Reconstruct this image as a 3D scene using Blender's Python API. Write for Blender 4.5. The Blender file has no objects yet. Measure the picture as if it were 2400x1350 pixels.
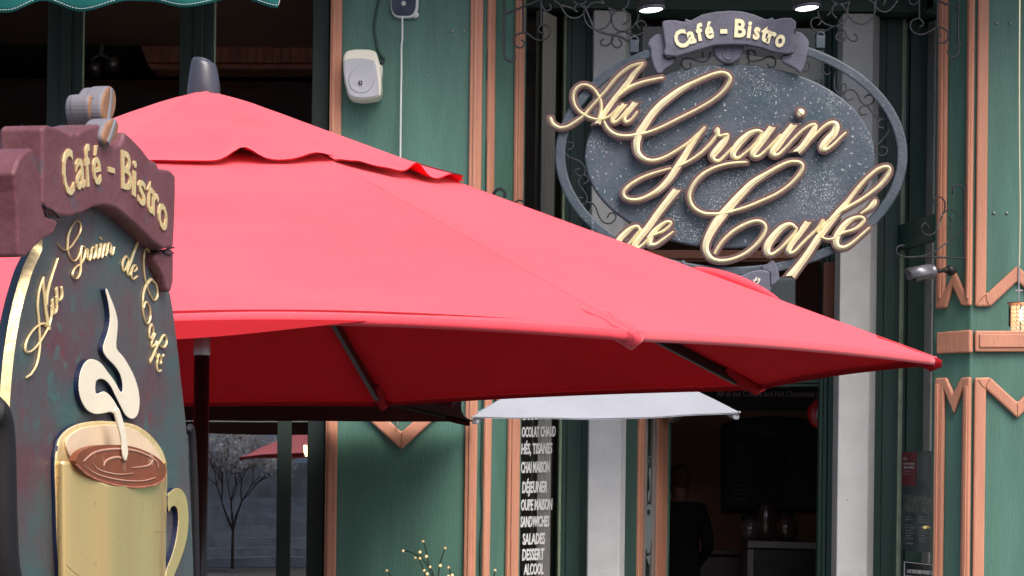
import bpy, bmesh, math, random
from mathutils import Vector, Matrix, noise
random.seed(7)
R = math.radians
sc = bpy.context.scene
C = sc.collection
# ---------------------------------------------------------------- camera
F = 5300.0; PPX, PPY = 1200.0, 1125.0; ROLL = 0.0122
CAM = Vector((0, 0, 1.65))
cd = bpy.data.cameras.new('camera'); cam = bpy.data.objects.new('camera', cd); C.objects.link(cam)
cd.sensor_width = 36; cd.lens = F / 2400 * 36; cd.shift_y = (PPY - 675) / 2400; cd.clip_end = 500; cd.clip_start = .05
cam.matrix_world = Matrix.Translation(CAM) @ Matrix.Rotation(R(90), 4, 'X') @ Matrix.Rotation(ROLL, 4, 'Z')
sc.camera = cam
# ---------------------------------------------------------------- sky, sun, exposure
SUN_EL, SUN_AZ = 52, 150     # azimuth measured from +Y (north) clockwise: the light comes over the camera's shoulder
w = bpy.data.worlds.new('World'); sc.world = w; w.use_nodes = True
nt = w.node_tree; bg = nt.nodes['Background']
sky = nt.nodes.new('ShaderNodeTexSky'); sky.sky_type = 'NISHITA'; sky.sun_disc = False
sky.sun_elevation = R(SUN_EL); sky.sun_rotation = R(SUN_AZ); sky.dust_density = 4; sky.air_density = .8; sky.ozone_density = .6
nt.links.new(sky.outputs[0], bg.inputs[0]); bg.inputs[1].default_value = .13
sd = bpy.data.lights.new('sun', 'SUN'); so = bpy.data.objects.new('sun', sd); C.objects.link(so)
sd.energy = 1.5; sd.angle = R(40); sd.color = (1, .95, .88)
az = R(SUN_AZ); el = R(SUN_EL)
sdir = Vector((math.sin(az) * math.cos(el), math.cos(az) * math.cos(el), math.sin(el)))
so.rotation_euler = sdir.to_track_quat('Z', 'Y').to_euler(); so.location = (0, -5, 12)
sc.view_settings.view_transform = 'Standard'; sc.view_settings.look = 'None'
sc.view_settings.exposure = 0.8; sc.view_settings.gamma = 1
sc.cycles.max_bounces = 8; sc.cycles.transparent_max_bounces = 12

# ---------------------------------------------------------------- placing helpers
cr, sr = math.cos(ROLL), math.sin(ROLL)
def ray(px, py):
    dx, dy = (px - PPX) / F, -(py - PPY) / F
    return Vector((dx * cr - dy * sr, 1.0, dx * sr + dy * cr))
class Plane:
    """a vertical plane through two ground points; n faces the viewer's side"""
    def __init__(s, a, b, k=1.0):
        s.k = k
        s.a = Vector((a[0], a[1], 0)); d = Vector((b[0] - a[0], b[1] - a[1], 0)).normalized()
        s.d = d; s.n = Vector((d.y, -d.x, 0))
    def at(s, px, py, w=0.0):
        r = ray(px, py); t = (s.a + s.n * w * s.k - CAM).dot(s.n) / r.dot(s.n)
        return CAM + r * t
def front(Y): return Plane((-1, Y), (1, Y))
def X(px, Y, py=600): return front(Y).at(px, py).x
def Zc(py, Y, px=1200): return front(Y).at(px, py).z
def zz(bx, by, s, pts): return [(bx + p[0] / s, by + p[1] / s) + tuple(p[2:]) for p in pts]

# ---------------------------------------------------------------- object helpers
def tag(o, label=None, cat=None, group=None, kind=None):
    if label: o['label'] = label
    if cat: o['category'] = cat
    if group: o['group'] = group
    if kind: o['kind'] = kind
    return o
def root(name, loc, label, cat, group=None):
    o = bpy.data.objects.new(name, None); C.objects.link(o); o.location = loc; o.empty_display_size = .1
    return tag(o, label, cat, group)
class MB:
    def __init__(s): s.v = []; s.f = []; s.m = []; s.mi = 0
    def add(s, vs, fs):
        o = len(s.v); s.v += [Vector(q) for q in vs]; s.f += [tuple(i + o for i in q) for q in fs]; s.m += [s.mi] * len(fs)
        return s
    def box(s, x0, x1, y0, y1, z0, z1):
        vs = [(x, y, z) for z in (z0, z1) for y in (y0, y1) for x in (x0, x1)]
        return s.add(vs, [(0, 2, 3, 1), (4, 5, 7, 6), (0, 1, 5, 4), (1, 3, 7, 5), (3, 2, 6, 7), (2, 0, 4, 6)])
    def obox(s, c, ax, ay, az):
        """box from centre and three half-axis vectors"""
        c = Vector(c); vs = [c + ax * i + ay * j + az * k for k in (-1, 1) for j in (-1, 1) for i in (-1, 1)]
        return s.add(vs, [(0, 2, 3, 1), (4, 5, 7, 6), (0, 1, 5, 4), (1, 3, 7, 5), (3, 2, 6, 7), (2, 0, 4, 6)])
    def tube(s, pts, r, n=8, cap=True, flat=1.0, up=None):
        pts = [Vector(p) for p in pts]; N = len(pts); rs = r if isinstance(r, (list, tuple)) else [r] * N
        base = len(s.v); pu = Vector(up) if up else None
        for i, p in enumerate(pts):
            t = (pts[min(i + 1, N - 1)] - pts[max(i - 1, 0)])
            t = t.normalized() if t.length > 1e-9 else Vector((0, 0, 1))
            if pu is None: pu = Vector((0, 1, 0)) if abs(t.y) < .9 else Vector((1, 0, 0))
            a = (pu - t * pu.dot(t)); a = a.normalized() if a.length > 1e-6 else t.orthogonal().normalized()
            if not up: pu = a
            b = t.cross(a)
            for k in range(n):
                g = 2 * math.pi * (k + .5) / n
                s.v.append(p + (a * math.cos(g) * flat + b * math.sin(g)) * rs[i])
        for i in range(N - 1):
            for k in range(n):
                s.f.append((base + i * n + k, base + i * n + (k + 1) % n, base + (i + 1) * n + (k + 1) % n, base + (i + 1) * n + k)); s.m.append(s.mi)
        if cap:
            s.f.append(tuple(base + k for k in range(n))[::-1]); s.f.append(tuple(base + (N - 1) * n + k for k in range(n))); s.m += [s.mi] * 2
        return s
    def lathe(s, c, prof, n=24, axis=(0, 0, 1), cap=True):
        c = Vector(c); ax = Vector(axis).normalized(); a = ax.orthogonal().normalized(); b = ax.cross(a); base = len(s.v)
        for r, h in prof:
            for k in range(n):
                g = 2 * math.pi * k / n; s.v.append(c + ax * h + (a * math.cos(g) + b * math.sin(g)) * r)
        for i in range(len(prof) - 1):
            for k in range(n):
                s.f.append((base + i * n + k, base + i * n + (k + 1) % n, base + (i + 1) * n + (k + 1) % n, base + (i + 1) * n + k)); s.m.append(s.mi)
        if cap:
            s.f.append(tuple(base + k for k in range(n))[::-1]); s.f.append(tuple(base + (len(prof) - 1) * n + k for k in range(n))); s.m += [s.mi] * 2
        return s
    def ball(s, c, r, n=10, sc_=(1, 1, 1)):
        c = Vector(c); base = len(s.v)
        for i in range(n + 1):
            th = math.pi * i / n
            for k in range(2 * n):
                g = math.pi * k / n
                s.v.append(c + Vector((math.sin(th) * math.cos(g) * r * sc_[0], math.sin(th) * math.sin(g) * r * sc_[1], math.cos(th) * r * sc_[2])))
        m = 2 * n
        for i in range(n):
            for k in range(m):
                s.f.append((base + i * m + k, base + (i + 1) * m + k, base + (i + 1) * m + (k + 1) % m, base + i * m + (k + 1) % m)); s.m.append(s.mi)
        return s
    def build(s, name, mats, parent=None, smooth=False, bevel=0, seg=2, solid=0, recalc=True, auto=None, sub=0):
        mats = mats if isinstance(mats, (list, tuple)) else [mats]
        if parent is not None: org = Vector(root_of(parent))
        else:
            lo = [min(v[i] for v in s.v) for i in range(3)]; hi = [max(v[i] for v in s.v) for i in range(3)]
            org = Vector(((lo[0] + hi[0]) / 2, (lo[1] + hi[1]) / 2, lo[2]))
        me = bpy.data.meshes.new(name); me.from_pydata([v - org for v in s.v], [], s.f); me.update()
        for p, mi in zip(me.polygons, s.m): p.material_index = mi
        if recalc or s.m:
            bm = bmesh.new(); bm.from_mesh(me)
            if recalc: bmesh.ops.recalc_face_normals(bm, faces=bm.faces)
            bm.to_mesh(me); bm.free()
        for m in mats: me.materials.append(m)
        o = bpy.data.objects.new(name, me); C.objects.link(o)
        if parent is not None: o.parent = parent
        else: o.location = org
        if smooth or auto:
            for p in me.polygons: p.use_smooth = True
            if auto: me.set_sharp_from_angle(angle=R(auto))
        if bevel:
            b = o.modifiers.new('b', 'BEVEL'); b.width = bevel; b.segments = seg; b.limit_method = 'ANGLE'; b.angle_limit = R(35); b.harden_normals = False
        if solid:
            q = o.modifiers.new('s', 'SOLIDIFY'); q.thickness = solid
        if sub:
            q = o.modifiers.new('u', 'SUBSURF'); q.levels = sub; q.render_levels = sub
        return o
ORG = {}
def root_of(o):
    while o.parent is not None: o = o.parent
    return o.location
def part(parent, name, mb, mats, **k): return mb.build(name, mats, parent, **k)

def catmull(pts, n=5, closed=False):
    P = [tuple(p) for p in pts]; out = []; N = len(P)
    g = lambda i: P[i % N] if closed else P[max(0, min(N - 1, i))]
    for i in range(N if closed else N - 1):
        p0, p1, p2, p3 = g(i - 1), g(i), g(i + 1), g(i + 2)
        for k in range(n):
            t = k / n
            out.append(tuple(.5 * (2 * b + (c - a) * t + (2 * a - 5 * b + 4 * c - d) * t * t + (3 * b - a - 3 * c + d) * t ** 3) for a, b, c, d in zip(p0, p1, p2, p3)))
    if not closed: out.append(P[-1])
    return out
def prism(mb, poly, pl, w0, w1, side_mi=None, inset=0):
    """polygon in picture-traced coordinates laid on plane pl, from depth w0 to w1 proud"""
    n = len(poly); f = [pl.at(p[0], p[1], w1) for p in poly]; b = [v - pl.n * pl.k * (w1 - w0) for v in f]
    mi = mb.mi
    mb.add(b + f, [tuple(range(n))[::-1], tuple(range(n, 2 * n))])
    o = len(mb.v) - 2 * n
    if side_mi is not None: mb.mi = side_mi
    for i in range(n):
        j = (i + 1) % n; mb.f.append((o + i, o + j, o + n + j, o + n + i)); mb.m.append(mb.mi)
    mb.mi = mi
    return mb
def wire(mb, pts, pl, r, w=0, n=5, k=6, flat=1.0):
    P = catmull(pts, n) if len(pts) > 2 else pts
    return mb.tube([pl.at(p[0], p[1], w) for p in P], r * pl.k, k, flat=flat, up=pl.n)

# lettering ---------------------------------------------------
_tm = {}
def tmesh(text, off=0.0, ext=0.0):
    key = (text, off, ext)
    if key in _tm: return _tm[key]
    cu = bpy.data.curves.new('t', 'FONT'); cu.body = text; cu.size = 1; cu.extrude = ext; cu.offset = off; cu.resolution_u = 3
    o = bpy.data.objects.new('t', cu); C.objects.link(o)
    dg = bpy.context.evaluated_depsgraph_get(); me = o.evaluated_get(dg).to_mesh()
    vs = [tuple(v.co) for v in me.vertices]; fs = [tuple(p.vertices) for p in me.polygons]
    o.evaluated_get(dg).to_mesh_clear(); bpy.data.objects.remove(o); bpy.data.curves.remove(cu)
    _tm[key] = (vs, fs); return _tm[key]
CAP = .70
def put_text(mb, text, pl, bl, br, up, w0, w1, off=0.0, cap=CAP):
    vs, fs = tmesh(text, off, .5 if w1 > w0 else 0)
    if not vs: return
    x0 = min(v[0] for v in vs); x1 = max(v[0] for v in vs)
    out = []
    for x, y, z in vs:
        a = (x - x0) / (x1 - x0); b = y / cap
        out.append(pl.at(bl[0] + (br[0] - bl[0]) * a + up[0] * b, bl[1] + (br[1] - bl[1]) * a + up[1] * b, w1) - pl.n * pl.k * (w1 - w0) * (.5 - z))
    mb.add(out, fs)
def stroke(mb, pts, pl, extra, base, h1, h2, n=4, fn=None, caps='rr', ramp=.0015):
    """a carved or raised pen stroke (x, y, width) with a ridge along its middle"""
    S = catmull(pts, n); N = len(S); c0, c1 = caps
    L = []
    for i in range(N):
        a = S[max(0, i - 1)]; b = S[min(N - 1, i + 1)]
        t = Vector((b[0] - a[0], b[1] - a[1])); t = t.normalized() if t.length > 1e-6 else Vector((1, 0))
        nn = Vector((-t.y, t.x)); L.append((Vector((S[i][0], S[i][1])), t, nn, max(.6, S[i][2]) / 2 + extra))
    rows = []
    def row(c, nn, hw, fl=1.0, sk=0.0, t=None): rows.append((c, nn, hw, fl, sk, t))
    c, t, nn, hw = L[0]
    if c0 == 'r':
        for q in (80, 50, 25): row(c - t * hw * math.sin(R(q)), nn, hw * math.cos(R(q)))
    else: row(c - t * extra, nn, hw, 1, 1, t)
    for c, t, nn, hw in L: row(c, nn, hw)
    c, t, nn, hw = L[-1]
    if c1 == 'r':
        for q in (25, 50, 80): row(c + t * hw * math.sin(R(q)), nn, hw * math.cos(R(q)))
    else: row(c + t * extra, nn, hw, 1, 1, t)
    vs = []; M = len(rows)
    for i, (c, nn, hw, fl, sk, t) in enumerate(rows):
        rz = ramp * i / M
        a = c + nn * hw; b = c - nn * hw
        if sk and t is not None and abs(t.y) > .2:     # ends cut level, as a broad pen cuts them
            slope = -.12
            a = a + t * ((c.y + slope * (a.x - c.x)) - a.y) / t.y * .9; b = b + t * ((c.y + slope * (b.x - c.x)) - b.y) / t.y * .9
        for p, h in ((a, base), (a, h1 + rz), ((a + b) / 2, h2 + rz), (b, h1 + rz), (b, base)):
            x, y = (p.x, p.y) if fn is None else fn(p.x, p.y)
            vs.append(pl.at(x, y, h1) + pl.n * pl.k * (h - h1))
    fs = []
    for i in range(M - 1):
        for k in range(4): fs.append((i * 5 + k, i * 5 + k + 1, i * 5 + 5 + k + 1, i * 5 + 5 + k))
    fs.append(tuple(range(5))); fs.append(tuple((M - 1) * 5 + k for k in range(5))[::-1])
    mb.add(vs, fs)

# ---------------------------------------------------------------- materials
def mat(name, col, rough=.6, metal=0, var=0, vs=6, col2=None, bump=0, bs=60, spec=.5, sheen=0, stretch=None, emit=None, es=0, coat=0):
    m = bpy.data.materials.new(name); m.use_nodes = True; N = m.node_tree.nodes; Lk = m.node_tree.links; b = N['Principled BSDF']
    b.inputs['Base Color'].default_value = (*col, 1); b.inputs['Roughness'].default_value = rough; b.inputs['Metallic'].default_value = metal
    b.inputs['Specular IOR Level'].default_value = spec
    if coat: b.inputs['Coat Weight'].default_value = coat
    if sheen: b.inputs['Sheen Weight'].default_value = sheen; b.inputs['Sheen Roughness'].default_value = .5
    if emit: b.inputs['Emission Color'].default_value = (*emit, 1); b.inputs['Emission Strength'].default_value = es
    if var or bump:
        g = N.new('ShaderNodeNewGeometry'); mp = N.new('ShaderNodeMapping'); Lk.new(g.outputs['Position'], mp.inputs[0])
        if stretch: mp.inputs['Scale'].default_value = stretch
    if var:
        n = N.new('ShaderNodeTexNoise'); n.inputs['Scale'].default_value = vs; n.inputs['Detail'].default_value = 6; n.inputs['Roughness'].default_value = .62
        Lk.new(mp.outputs[0], n.inputs[0]); r = N.new('ShaderNodeValToRGB'); Lk.new(n.outputs[0], r.inputs[0])
        c2 = col2 or tuple(min(1, c * (1 + var)) for c in col); c1 = col if col2 else tuple(c * (1 - var) for c in col)
        r.color_ramp.elements[0].position = .33; r.color_ramp.elements[0].color = (*c1, 1); r.color_ramp.elements[1].position = .68; r.color_ramp.elements[1].color = (*c2, 1)
        Lk.new(r.outputs[0], b.inputs['Base Color'])
        mr = N.new('ShaderNodeMapRange'); mr.inputs[3].default_value = max(0, rough - .1); mr.inputs[4].default_value = min(1, rough + .12); Lk.new(n.outputs[0], mr.inputs[0]); Lk.new(mr.outputs[0], b.inputs['Roughness'])
    if bump:
        n2 = N.new('ShaderNodeTexNoise'); n2.inputs['Scale'].default_value = bs; n2.inputs['Detail'].default_value = 5; Lk.new(mp.outputs[0], n2.inputs[0])
        bu = N.new('ShaderNodeBump'); bu.inputs['Strength'].default_value = bump; bu.inputs['Distance'].default_value = .01
        Lk.new(n2.outputs[0], bu.inputs['Height']); Lk.new(bu.outputs[0], b.inputs['Normal'])
    return m
def speck(m, col, scale, thr, soft=.03, mscale=3, mthr=.45, fac=1.0, stretch=(1, 1, 1)):
    """adds flecks of another colour (worn or sponged paint) over a material"""
    N = m.node_tree.nodes; Lk = m.node_tree.links; b = N['Principled BSDF']
    g = N.new('ShaderNodeNewGeometry'); mp = N.new('ShaderNodeMapping'); mp.inputs['Scale'].default_value = stretch; Lk.new(g.outputs['Position'], mp.inputs[0])
    n = N.new('ShaderNodeTexNoise'); n.inputs['Scale'].default_value = scale; n.inputs['Detail'].default_value = 3; Lk.new(mp.outputs[0], n.inputs[0])
    k = N.new('ShaderNodeTexNoise'); k.inputs['Scale'].default_value = mscale; k.inputs['Detail'].default_value = 3; Lk.new(mp.outputs[0], k.inputs[0])
    a = N.new('ShaderNodeMapRange'); a.inputs[1].default_value = thr; a.inputs[2].default_value = thr + soft; Lk.new(n.outputs[0], a.inputs[0])
    c = N.new('ShaderNodeMapRange'); c.inputs[1].default_value = mthr; c.inputs[2].default_value = mthr + .12; c.inputs[4].default_value = fac; Lk.new(k.outputs[0], c.inputs[0])
    q = N.new('ShaderNodeMath'); q.operation = 'MULTIPLY'; Lk.new(a.outputs[0], q.inputs[0]); Lk.new(c.outputs[0], q.inputs[1])
    x = N.new('ShaderNodeMix'); x.data_type = 'RGBA'; Lk.new(q.outputs[0], x.inputs[0])
    src = b.inputs['Base Color'].links
    if src: Lk.new(src[0].from_socket, x.inputs[6])
    else: x.inputs[6].default_value = b.inputs['Base Color'].default_value
    x.inputs[7].default_value = (*col, 1); Lk.new(x.outputs[2], b.inputs['Base Color'])
    return m
def glass(name, refl=1.5, tint=(1, 1, 1), rough=0.0, cl=.0):
    m = bpy.data.materials.new(name); m.use_nodes = True; N = m.node_tree.nodes; Lk = m.node_tree.links; N.remove(N['Principled BSDF'])
    t = N.new('ShaderNodeBsdfTransparent'); t.inputs[0].default_value = (*tint, 1); g = N.new('ShaderNodeBsdfGlossy'); g.inputs['Roughness'].default_value = rough
    f = N.new('ShaderNodeFresnel'); f.inputs[0].default_value = refl; x = N.new('ShaderNodeMixShader')
    Lk.new(f.outputs[0], x.inputs[0]); Lk.new(t.outputs[0], x.inputs[1]); Lk.new(g.outputs[0], x.inputs[2]); Lk.new(x.outputs[0], N['Material Output'].inputs[0])
    nz = N.new('ShaderNodeTexNoise'); nz.inputs['Scale'].default_value = 1.2; bu = N.new('ShaderNodeBump'); bu.inputs['Strength'].default_value = .04; bu.inputs['Distance'].default_value = .02
    ge = N.new('ShaderNodeNewGeometry'); Lk.new(ge.outputs['Position'], nz.inputs[0]); Lk.new(nz.outputs[0], bu.inputs['Height']); Lk.new(bu.outputs[0], g.inputs['Normal'])
    return m
def fabric(name, col, trans, tcol, sheen=.6, rough=.8, wv=350, spec=.25):
    m = mat(name, col, rough, var=.09, vs=2.2, bump=.2, bs=wv, spec=spec, sheen=sheen); N = m.node_tree.nodes; Lk = m.node_tree.links
    t = N.new('ShaderNodeBsdfTranslucent'); t.inputs[0].default_value = (*tcol, 1); x = N.new('ShaderNodeMixShader'); x.inputs[0].default_value = trans
    Lk.new(N['Principled BSDF'].outputs[0], x.inputs[1]); Lk.new(t.outputs[0], x.inputs[2]); Lk.new(x.outputs[0], N['Material Output'].inputs[0])
    return m
GREEN = speck(mat('green_paint', (.075, .185, .145), .5, var=.20, vs=1.7, bump=.35, bs=35, stretch=(3, 3, .35)), (.012, .03, .024), 45, .685, .02, 4, .48, .7)
DGREEN = mat('dark_green_paint', (.020, .060, .046), .45, var=.12, vs=3, bump=.2, bs=30, stretch=(3, 3, .3))
SALMON = speck(mat('salmon_paint', (.58, .26, .165), .5, var=.10, vs=4, bump=.4, bs=40, stretch=(2, 2, .3)), (.25, .2, .17), 50, .67, .02, 5, .52, .8)
BROWN = mat('salmon_shade', (.16, .06, .035), .5, var=.15, vs=6, bump=.3, bs=40, stretch=(3, 3, .3))  # transom's salmon paint, browned to put its shade into the colour
STONE = speck(mat('painted_stone', (.54, .55, .555), .8, var=.07, vs=5, bump=.45, bs=120), (.25, .25, .26), 40, .68, .02, 6, .45, .8)
REDF = fabric('red_canvas_lit', (.86, .075, .105), .0, (.9, .03, .03), sheen=.35)  # canopy top: bright light on the canvas mixed into a pinker red
REDI = fabric('red_canvas_shade', (.88, .022, .034), .12, (.95, .02, .03), sheen=0, spec=.05)  # same canvas from below, its shade painted in as a deeper red
REDT = fabric('red_flap_shade', (.36, .014, .020), .04, (.9, .02, .02), sheen=0, spec=.1)  # darker copy of the canvas red, shade included, for flap and far edges
for _m in (REDF,):
    speck(_m, (1.0, .35, .40), 160, .62, .2, 3, .2, .22); speck(_m, (1.0, .6, .6), 22, .76, .02, 5, .5, .5)
MAROONF = fabric('maroon_underside', (.05, .007, .011), .0, (.2, .02, .03), sheen=0, spec=.05)  # dark maroon cloth on the parasol's lower face
WHITEF = fabric('white_canvas', (.36, .375, .415), .05, (.8, .8, .85), sheen=.2)
TEALF = fabric('teal_canvas', (.010, .11, .10), .03, (.05, .3, .25), sheen=.0, spec=.2)
IRON = mat('black_iron', (.038, .04, .048), .42, .2, var=.3, vs=30, bump=.3, bs=80)
BLACK = mat('black_metal', (.008, .007, .009), .55, .0, var=.2, vs=10)
POLE = mat('umbrella_pole', (.016, .014, .015), .38, .2, var=.15, vs=10, coat=.2)
STEEL = mat('brushed_steel', (.5, .48, .5), .35, .85, var=.12, vs=20)
GREYP = mat('grey_plastic', (.05, .055, .075), .35, 0, var=.1, vs=8, coat=.2)
BOARD = speck(speck(speck(mat('blue_grey_board', (.04, .072, .095), .5, var=.35, vs=5, bump=.3, bs=50, col2=(.085, .10, .135)), (.50, .54, .57), 105, .56, .10, 3.6, .46, .75), (.55, .58, .6), 55, .665, .02, 2, .3, .8), (.2, .04, .05), 20, .66, .05, 5, .5, .5)
RING = speck(mat('ring_paint', (.035, .056, .078), .5, var=.3, vs=8, bump=.3, bs=50, col2=(.07, .09, .115)), (.55, .58, .6), 90, .66, .03, 6, .5, .7)
BANNER = speck(mat('banner_paint', (.11, .11, .155), .55, var=.22, vs=9, bump=.25, bs=50), (.35, .35, .4), 60, .62, .06, 7, .5, .35)
GOLD = mat('gold_leaf', (1.0, .74, .38), .28, .35, var=.10, vs=30, bump=.12, bs=90)
GOLDM = speck(mat('gilded_mug', (1.0, .72, .33), .22, .6, var=.08, vs=7, bump=.10, bs=9, stretch=(1, 1, .12)), (.35, .22, .1), 70, .66, .03, 6, .5, .45)
GOLDW = speck(mat('gold_letter', (1.0, .84, .52), .34, .22, var=.10, vs=40, bump=.15, bs=120), (.35, .2, .08), 60, .68, .03, 9, .5, .6)
MAROON = mat('maroon_edge', (.115, .058, .07), .5, 0, var=.15, vs=20)
OUTL = mat('bronze_edge', (.28, .16, .085), .4, .4, var=.2, vs=30)
CREAM = mat('cream_plastic', (.74, .72, .62), .45, 0, var=.03, vs=10)
GRILLE = mat('speaker_grille', (.50, .51, .56), .6, 0, var=.05, vs=8, bump=.5, bs=500)
WHITEP = mat('white_plastic', (.75, .77, .76), .5, var=.04, vs=10)
DARKP = mat('dark_panel', (.03, .04, .075), .15, 0, var=.3, vs=10, coat=.4)
GLASS = glass('window_glass', 1.5, (.9, .9, .88))
GLASSM = glass('mirrored_glass', 4.6, (.8, .8, .78))
GLASSC = glass('clear_glass', 1.45, (.9, .9, .88))
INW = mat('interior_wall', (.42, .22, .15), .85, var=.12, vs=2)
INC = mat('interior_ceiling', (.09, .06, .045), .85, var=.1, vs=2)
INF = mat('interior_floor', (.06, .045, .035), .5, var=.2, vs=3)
PSTRIP = mat('pale_strip_face', (.78, .75, .72), .9, var=.08, vs=5, stretch=(8, 8, .3))
WHITE = mat('white_letters', (.86, .86, .84), .6)
SBOARD = speck(speck(mat('mottled_board', (.05, .115, .115), .42, var=.3, vs=7, bump=.12, bs=60, col2=(.12, .05, .065)), (.22, .035, .05), 38, .60, .05, 7, .48, .35), (.05, .17, .165), 30, .6, .05, 6, .46, .5)
SRIB = speck(mat('plum_paint', (.135, .040, .050), .5, var=.25, vs=9, bump=.2, bs=60, col2=(.19, .075, .088)), (.07, .1, .12), 25, .6, .06, 6, .48, .5)
SBLUE = mat('deep_blue_edge', (.05, .10, .15), .4, var=.2, vs=8)
SNAVY = mat('navy_edge', (.012, .02, .06), .35, var=.2, vs=8)
STEAM = mat('cream_paint', (.92, .84, .66), .5, var=.04, vs=14)
CUPIN = mat('cup_cream', (.85, .66, .45), .5, var=.08, vs=20)
COFFEE = speck(mat('coffee_brown', (.25, .07, .03), .45, var=.2, vs=12), (.75, .5, .36), 30, .6, .05, 9, .5, .5)
BEAN = mat('bean_brown', (.30, .15, .08), .55, var=.2, vs=20)
BEANG = mat('bean_grey', (.2, .19, .215), .5, var=.12, vs=9)

def emis(name, col, s):
    m = bpy.data.materials.new(name); m.use_nodes = True; b = m.node_tree.nodes['Principled BSDF']
    b.inputs['Base Color'].default_value = (*col, 1); b.inputs['Emission Color'].default_value = (*col, 1); b.inputs['Emission Strength'].default_value = s
    return m
LAMPW = emis('lit_lamp_white', (.9, .93, 1), 2.5)
LAMPY = emis('lit_lamp_warm', (1, .78, .42), 5)
BULB = emis('twig_bulb', (.9, .6, .28), .6)

# ---------------------------------------------------------------- setting
g = MB(); g.add([(-60, -60, 0), (60, -60, 0), (60, 60, 0), (-60, 60, 0)], [(0, 1, 2, 3)])
tag(g.build('ground', mat('cobbles', (.11, .105, .10), .8, var=.25, vs=2, bump=.6, bs=9), recalc=False), kind='structure')
g = MB(); g.box(-30, 30, 12.2, 15.0, .004, .14)
tag(g.build('sidewalk', mat('paving', (.17, .165, .16), .8, var=.15, vs=3, bump=.5, bs=20)), kind='structure')

# ================================================================ the cafe building
YF = 15.0
bld = root('cafe_building', (0, 15.0, 0), 'green cafe facade with salmon mouldings, pale stone door posts and dark windows', 'building')
PF = front(YF)
xL, xLc, xLs = X(768, YF), X(1135, YF), X(1227, YF + .22)     # left pier: front from xL to xLc, splayed face to xLs
xRs, xRc, xRe = X(2191, YF + .22), X(2276, YF), X(2490, YF)
ZT = 5.35
# pier bodies
b = MB(); vs = []
def pier(poly):
    m = MB(); n = len(poly)
    m.add([(x, y, z) for z in (.14, ZT) for x, y in poly], [tuple(range(n))[::-1], tuple(range(n, 2 * n))] + [(i, (i + 1) % n, n + (i + 1) % n, n + i) for i in range(n)])
    return m
part(bld, 'pier', pier([(xL, YF), (xLc, YF), (xLs, YF + .22), (xLs - .02, YF + .5), (xL, YF + .5)]), GREEN, bevel=.006)
part(bld, 'pier', pier([(xRe, YF), (xRe, YF + .5), (xRs + .02, YF + .5), (xRs, YF + .22), (xRc, YF)]), GREEN, bevel=.006)
PLs = Plane((xLc, YF), (xLs, YF + .22)); PRs = Plane((xRs, YF + .22), (xRc, YF))
def trim(name, poly, pl, d=.035, bv=.012, m=None, w0=.0):
    mb = MB(); prism(mb, poly, pl, w0 + .002, w0 + d); return part(bld, name, mb, m or SALMON, bevel=bv, seg=2)
def ridge(polys, pl, w0=.034, d=.014):
    for p in polys: trim('bead', p, pl, d, .005, None, w0)
# right pier, front face
cx = 2385
trim('moulding', [(2294, -90), (2286, 718), (2322, 718), (2385, 659), (2449, 718), (2484, 718), (2492, -90), (2466, -90), (2458, 689), (2385, 622), (2312, 689), (2320, -90)], PF)
trim('moulding', [(2285, 885), (2321, 884), (2385, 943), (2449, 884), (2484, 885), (2477, 1500), (2450, 1500), (2457, 912), (2385, 980), (2312, 912), (2305, 1500), (2278, 1500)], PF)
trim('moulding_block', [(2286, 775), (2484, 775), (2484, 824), (2286, 824)], PF, .04, .009)
trim('moulding_block', [(2296, 783), (2474, 783), (2474, 814), (2296, 814)], PF, .012, .008, None, .04)
# right pier, splayed face
trim('moulding', [(2199, -90), (2191, 723), (2215.6, 721.5), (2230, 671), (2252, 716), (2273, 716), (2281, -90), (2266, -90), (2259.5, 686), (2236, 635), (2212, 682), (2220, -90)], PRs)
trim('moulding', [(2190, 886), (2215.6, 884.6), (2232, 922), (2251, 885), (2272, 883), (2266, 1500), (2246, 1500), (2254.5, 910), (2233, 969), (2211, 915), (2203, 1500), (2182, 1500)], PRs)
trim('moulding_block', [(2194, 779), (2273, 773), (2273, 826), (2194, 829)], PRs, .04, .009)
ridge([[(2203, -90), (2195.5, 700), (2203.5, 700), (2211, -90)], [(2270, -90), (2263, 700), (2268, 700), (2275, -90)], [(2190, 900), (2183.5, 1500), (2191.5, 1500), (2198, 900)], [(2258, 905), (2251, 1500), (2259, 1500), (2266, 905)]], PRs)
# left pier, front face
trim('moulding', [(776, -90), (766, 718), (800, 718), (945, 590), (1090, 718), (1124, 718), (1134, -90), (1104, -90), (1095, 680), (945, 550), (796, 680), (803, -90)], PF)
trim('moulding', [(764, 885), (800, 884), (941, 1012), (1085, 884), (1121, 884), (1112, 1500), (1084, 1500), (1091, 918), (940, 1054), (792, 918), (785, 1500), (757, 1500)], PF)
trim('moulding_block', [(766, 775), (1122, 775), (1122, 824), (766, 824)], PF, .04, .009)
ridge([[(1113, -90), (1104, 700), (1113, 700), (1122, -90)], [(1101, 900), (1093, 1500), (1102, 1500), (1110, 900)], [(781, -90), (772, 700), (781, 700), (790, -90)], [(770, 900), (763, 1500), (772, 1500), (779, 900)]], PF)
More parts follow.
